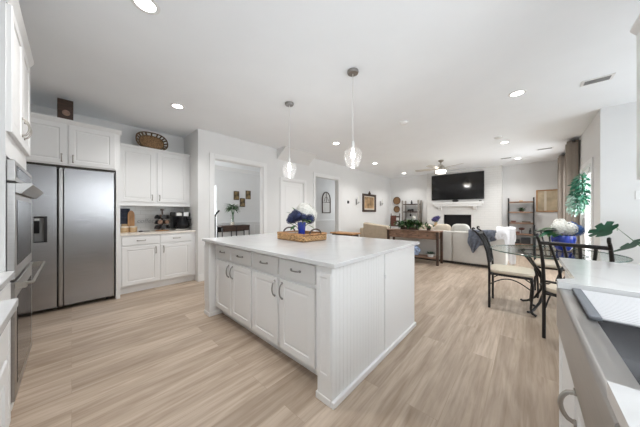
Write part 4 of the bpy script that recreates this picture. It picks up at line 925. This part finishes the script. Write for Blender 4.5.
# small wooden table beyond the island
t = thing('side_table', 'narrow wooden table just showing past the far island edge', 'table', (-3.2, 4.4, 0))
MB().box(-3.54, 4.25, .735, -2.88, 4.60, .765, .005).build('table_top', 'oak', t)
MB().box(-3.50, 4.29, .65, -2.92, 4.56, .735).build('apron', 'dark_wood', t)
for xx in (-3.50, -2.965):
    for yy in (4.285, 4.52): MB().box(xx, yy, 0, xx + .045, yy + .045, .65).build('leg', 'dark_wood', t)

# ------------------------------------------------------------------ left wall decor
t = thing('framed_painting', 'sepia painting in a dark carved frame on the left wall', 'picture', (LX, 7.48, 1.27))
ya, yb, za, zb = 7.0, 7.96, 1.28, 1.94
MB().box(LX, ya, za, LX + .04, ya + .1, zb, .01).box(LX, yb - .1, za, LX + .04, yb, zb, .01).box(LX, ya + .1, zb - .08, LX + .04, yb - .1, zb, .01).box(LX, ya + .1, za, LX + .04, yb - .1, za + .08, .01).build('frame', 'dark_wood', t)
MB().box(LX + .002, ya + .1, za + .08, LX + .015, yb - .1, zb - .08).build('mat_board', 'mat_board', t)
MB().box(LX + .015, ya + .15, za + .13, LX + .018, yb - .15, zb - .11).build('print', 'sepia', t)
q = MB(); q.ell((LX + .025, 7.48, zb + .03), (.02, .09, .04)).ell((LX + .025, 7.48, zb + .08), (.015, .035, .03)); q.build('crest', 'dark_wood', t, True)
for yy, lb in ((6.62, 'iron candle sconce left of the sepia painting'), (8.36, 'iron candle sconce right of the sepia painting')):
    t = thing('candle_sconce', lb, 'sconce', (LX, yy, 1.5), 'iron candle sconces beside the painting')
    MB().box(LX, yy - .03, 1.52, LX + .01, yy + .03, 1.72, .004).build('back_plate', 'dark_nickel', t)
    MB().tube([(LX + .01, yy, 1.60), (LX + .06, yy, 1.55), (LX + .10, yy, 1.57), (LX + .10, yy, 1.60)], .009, 8).lathe([(.001, 1.60), (.04, 1.60), (.045, 1.615), (.001, 1.616)], (LX + .10, yy, 0), 16).build('arm', 'dark_nickel', t, True)
    MB().lathe([(.001, 1.617), (.017, 1.617), (.017, 1.80), (.001, 1.805)], (LX + .10, yy, 0), 12).build('candle', 'white_petal', t, True)
tag(MB().box(LX, 6.09, 1.55, LX + .02, 6.17, 1.64, .004).build('thermostat', 'black_plastic'), 'small black thermostat on the left wall beside the second opening', 'thermostat')

# hall beyond the second opening: arched window mirror
t = thing('arched_mirror', 'arched dark framed window mirror in the hall beyond the second opening', 'mirror', (-5.79, 6.73, 1.23))
ar = lambda w, zt: [(-5.785, 6.73 + w*math.cos(a), zt + w*1.25*math.sin(a)) for a in [math.pi*k/16 for k in range(17)]]
o_ = ar(.235, 1.76); MB().prism([(-5.797, p[1], p[2]) for p in ar(.22, 1.76)] + [(-5.797, 6.51, 1.25), (-5.797, 6.95, 1.25)], (.006, 0, 0)).build('mirror_panel', 'pale_panel', t)
q = MB(); q.tube([(-5.785, 6.965, 1.25)] + o_ + [(-5.785, 6.495, 1.25), (-5.785, 6.965, 1.25)], .02, 8); q.build('frame', 'dark_wood', t, True)
q = MB(); q.cyl((-5.785, 6.495, 1.66), (-5.785, 6.965, 1.66), .010).cyl((-5.785, 6.73, 1.66), (-5.785, 6.73, 2.05), .008).tube([(-5.785, 6.73 + .12*math.cos(a), 1.70 + .16*math.sin(a)) for a in [math.pi*k/10 for k in range(11)]], .008, 6); q.build('muntins', 'dark_wood', t, True)

# dining room beyond the first opening
t = thing('sofa_table', 'dark framed console table against the dining room wall', 'table', (-7.1, 3.58, 0))
MB().box(-7.27, 3.10, .80, -6.90, 4.06, .84, .004).build('table_top', 'dark_wood', t)
for yy in (3.11, 3.57, 4.025):
    for xx in (-7.26, -6.925): MB().box(xx, yy, 0, xx + .025, yy + .025, .80).build('leg', 'black', t)
MB().box(-7.26, 3.11, .62, -7.25, 4.05, .80).build('rear_rail', 'black', t); MB().box(-6.91, 3.14, .66, -6.905, 4.02, .80).build('front_rail', 'dark_wood', t)
MB().box(-7.26, 3.13, .14, -6.91, 4.02, .16).build('lower_shelf', 'dark_wood', t)
t = thing('glass_vase', 'tall glass vase on the dining room console table', 'vase', (-7.05, 3.52, .84))
MB().lathe([(.001, 0), (.075, 0), (.08, .02), (.05, .2), (.065, .34), (.06, .34), (.045, .2), (.07, .03), (.001, .012)], (-7.05, 3.52, .84), 20).build('body', 'clear', t, True)
MB().lathe([(.001, .013), (.062, .013), (.05, .10), (.001, .10)], (-7.05, 3.52, .84), 16).build('pebbles', 'mat_board', t, True)
t = thing('palm_stems', 'bunch of spreading green leaves in the tall dining room vase', 'plant', (-7.05, 3.52, .86))
q = MB()
for k in range(9): a = 2*math.pi*k/9; q.tube([(-7.02 + .02*math.cos(a), 3.52 + .02*math.sin(a), .95), (-7.02 + .02*math.cos(a + 2), 3.52 + .02*math.sin(a + 2), 1.05), (-7.02 + .05*math.cos(a), 3.52 + .05*math.sin(a), 1.33)], .007, 6)
q.build('stems', 'leaf', t, True)
q = MB()
for k in range(80):
    a = random.random()*6.28; e_ = random.uniform(-.2, 1.0); r_ = random.uniform(.0, .08); q.leaf((-7.02 + r_*math.cos(a), 3.52 + r_*math.sin(a), random.uniform(1.32, 1.46)), (math.cos(a)*.6 + .15, math.sin(a), e_), random.uniform(.14, .24), .05, droop=.5)
q.build('leaves', 'leaf', t, True)
for yc, zc, lb in ((3.78, 1.83, 'gold toned picture at the upper left of the dining room trio'), (4.22, 1.88, 'gold toned picture at the upper right of the dining room trio'), (4.0, 1.60, 'gold toned picture lowest in the dining room trio')):
    t = thing('small_picture', lb, 'picture', (-7.29, yc, zc - .15), 'three gold pictures in the dining room')
    MB().box(-7.30, yc - .095, zc - .15, -7.275, yc + .095, zc + .15, .005).build('frame', 'dark_wood', t); MB().box(-7.275, yc - .075, zc - .13, -7.272, yc + .075, zc + .13).build('print', 'small_print', t)
t = thing('stair_rail', 'black handrail and newel seen through the first opening', 'handrail', (-6.0, 2.5, 0))
MB().box(-6.02, 2.49, 0, -5.98, 2.53, 1.10, .004).build('newel_post', 'black', t); MB().tube([(-6.0, 2.5, 1.10), (-6.0, 2.54, 1.2), (-6.0, 2.63, 1.3)], .024, 8).build('handrail', 'black', t, True)

# ------------------------------------------------------------------ ceiling: lamps, pendants, fan, vents
def downlight(x, y_, label, first=[None]):
    if first[0] is None:
        t = thing('recessed_light', label, 'ceiling light', group='round recessed ceiling lights', local=True)
        MB().lathe([(.062, -.001), (.062, -.006), (.086, -.006), (.090, -.001)], (0, 0, 0), 32, caps=False).build('trim_ring', 'trim', t, True)
        MB().lathe([(.001, -.003), (.061, -.003), (.061, -.0005), (.001, -.0005)], (0, 0, 0), 32).build('lens', 'lamp', t)
        first[0] = t; t.location = (x, y_, CEIL)
    else: dup(first[0], (x, y_, CEIL), 0, label)
    d = bpy.data.lights.new('recessed_lamp', 'AREA'); d.shape = 'DISK'; d.size = .16; d.energy = LAMP_W; d.color = LAMP_COL; d.spread = R(125)
    o = bpy.data.objects.new('recessed_lamp', d); C.objects.link(o); o.location = (x, y_, CEIL - .008)
for x, y_, lb in ((-2.04, .36, 'recessed ceiling light between the oven tower and the island'), (-3.64, 1.01, 'recessed ceiling light in front of the coffee wall cabinet'), (-.08, 3.79, 'recessed ceiling light above the dining table'),
                  (-.33, 6.22, 'recessed ceiling light above the right end of the sofa'), (-.155, 8.26, 'recessed ceiling light above the framed map corner'), (-3.37, 6.17, 'recessed ceiling light above the beige armchair'),
                  (-3.39, 8.44, 'recessed ceiling light nearest the round wall baskets'), (-3.03, 3.85, 'recessed ceiling light between the two pendants and the second opening')): downlight(x, y_, lb)
def pendant(x, y_, label, first=[None]):
    if first[0] is None:
        t = thing('pendant_lamp', label, 'pendant lamp', group='glass pendant lamps over the island', local=True)
        MB().lathe([(.001, 0), (.06, 0), (.062, -.012), (.055, -.028), (.012, -.032), (.001, -.032)], (0, 0, 0), 28).build('canopy', 'dark_nickel', t, True)
        MB().cyl((0, 0, -.03), (0, 0, -.80), .0045, seg=8).build('rod', 'pale_rod', t, True)
        MB().lathe([(.001, -.76), (.017, -.76), (.019, -.83), (.001, -.832)], (0, 0, 0), 16).build('socket', 'pale_rod', t, True)
        MB().lathe([(.022, -.80), (.055, -.825), (.092, -.865), (.099, -.89), (.092, -.93), (.072, -.985), (.056, -1.03)], (0, 0, 0), 36, caps=False).build('shade', 'clear', t, True)
        MB().lathe([(.001, -.832), (.012, -.835), (.014, -.86), (.022, -.89), (.023, -.91), (.015, -.93), (.001, -.934)], (0, 0, 0), 16).build('bulb', 'bulb', t, True)
        first[0] = t; t.location = (x, y_, CEIL)
    else: dup(first[0], (x, y_, CEIL), 0, label)
    d = bpy.data.lights.new('pendant_glow', 'POINT'); d.energy = 3.6; d.color = LAMP_COL; d.shadow_soft_size = .03
    o = bpy.data.objects.new('pendant_glow', d); C.objects.link(o); o.location = (x, y_, CEIL - .97)
pendant(-1.364, 2.02, 'clear glass pendant lamp nearer the beadboard end of the island')
pendant(-2.41, 2.02, 'clear glass pendant lamp nearer the fridge end of the island')
t = thing('ceiling_fan', 'nickel ceiling fan with light kit and pale blades in front of the television', 'ceiling fan', (-1.79, 7.09, CEIL))
FXc, FYc = -1.79, 7.09
MB().lathe([(.001, CEIL), (.07, CEIL), (.07, CEIL - .03), (.03, CEIL - .06), (.001, CEIL - .06)], (FXc, FYc, 0), 28).build('canopy', 'nickel', t, True)
MB().cyl((FXc, FYc, CEIL - .06), (FXc, FYc, CEIL - .13), .014).build('downrod', 'nickel', t, True)
MB().lathe([(.001, 2.61), (.05, 2.61), (.085, 2.57), (.10, 2.52), (.10, 2.46), (.06, 2.44), (.001, 2.44)], (FXc, FYc, 0), 32).build('motor', 'nickel', t, True)
MB().lathe([(.001, 2.439), (.13, 2.439), (.135, 2.42), (.12, 2.375), (.06, 2.36), (.001, 2.358)], (FXc, FYc, 0), 32).build('lamp_bowl', 'fan_light', t, True)
for k in range(5):
    a = R(42 + 72*k); mt = Matrix.Translation((FXc, FYc, 2.50)) @ Matrix.Rotation(a, 4, 'Z') @ Matrix.Rotation(R(12), 4, 'X')
    bl = tilted(MB().prism([(.16, -.05, 0), (.30, -.065, 0), (.66, -.07, 0), (.69, -.04, 0), (.69, .04, 0), (.66, .07, 0), (.30, .065, 0), (.16, .05, 0)], (0, 0, .008)), mt).build('blade', 'blade', t)
    tilted(MB().box(.09, -.018, -.006, .22, .018, -.001, .001), mt).build('blade_arm', 'nickel', bl)
d = bpy.data.lights.new('fan_lamp', 'AREA'); d.shape = 'DISK'; d.size = .2; d.energy = 15; d.color = LAMP_COL
o = bpy.data.objects.new('fan_lamp', d); C.objects.link(o); o.location = (FXc, FYc, 2.35)
def vent(x, y_, w, d_, label, rot=0):
    t = thing('ceiling_vent', label, 'vent', (x, y_, CEIL - .012), 'white ceiling vents')
    MB().box(x - w/2, y_ - d_/2, CEIL - .008, x + w/2, y_ + d_/2, CEIL - .0005, .002).build('frame', 'trim', t)
    q = MB(); n = 7
    for k in range(n): yy = y_ - d_*.3 + d_*.6*k/(n - 1); q.box(x - w*.40, yy - d_*.028, CEIL - .012, x + w*.40, yy + d_*.028, CEIL - .008)
    q.build('slats', 'vent', t)
vent(.60, 4.02, .24, .15, 'rectangular ceiling vent above the breakfast bay')
vent(.33, 7.45, .30, .14, 'small ceiling vent near the taupe curtains')
vent(-.40, 8.0, .26, .12, 'small ceiling vent near the framed map corner light')
for x, y_, lb in ((-.40, 5.70, 'white round smoke detector near the sofa end ceiling light'), (-1.5, 3.72, 'white round smoke detector between the pendants and the ceiling fan')):
    tag(MB().lathe([(.001, CEIL), (.065, CEIL), (.065, CEIL - .02), (.045, CEIL - .035), (.001, CEIL - .036)], (x, y_, 0), 28).build('smoke_detector', 'trim', smooth=True), lb, 'smoke detector', 'round smoke detectors')
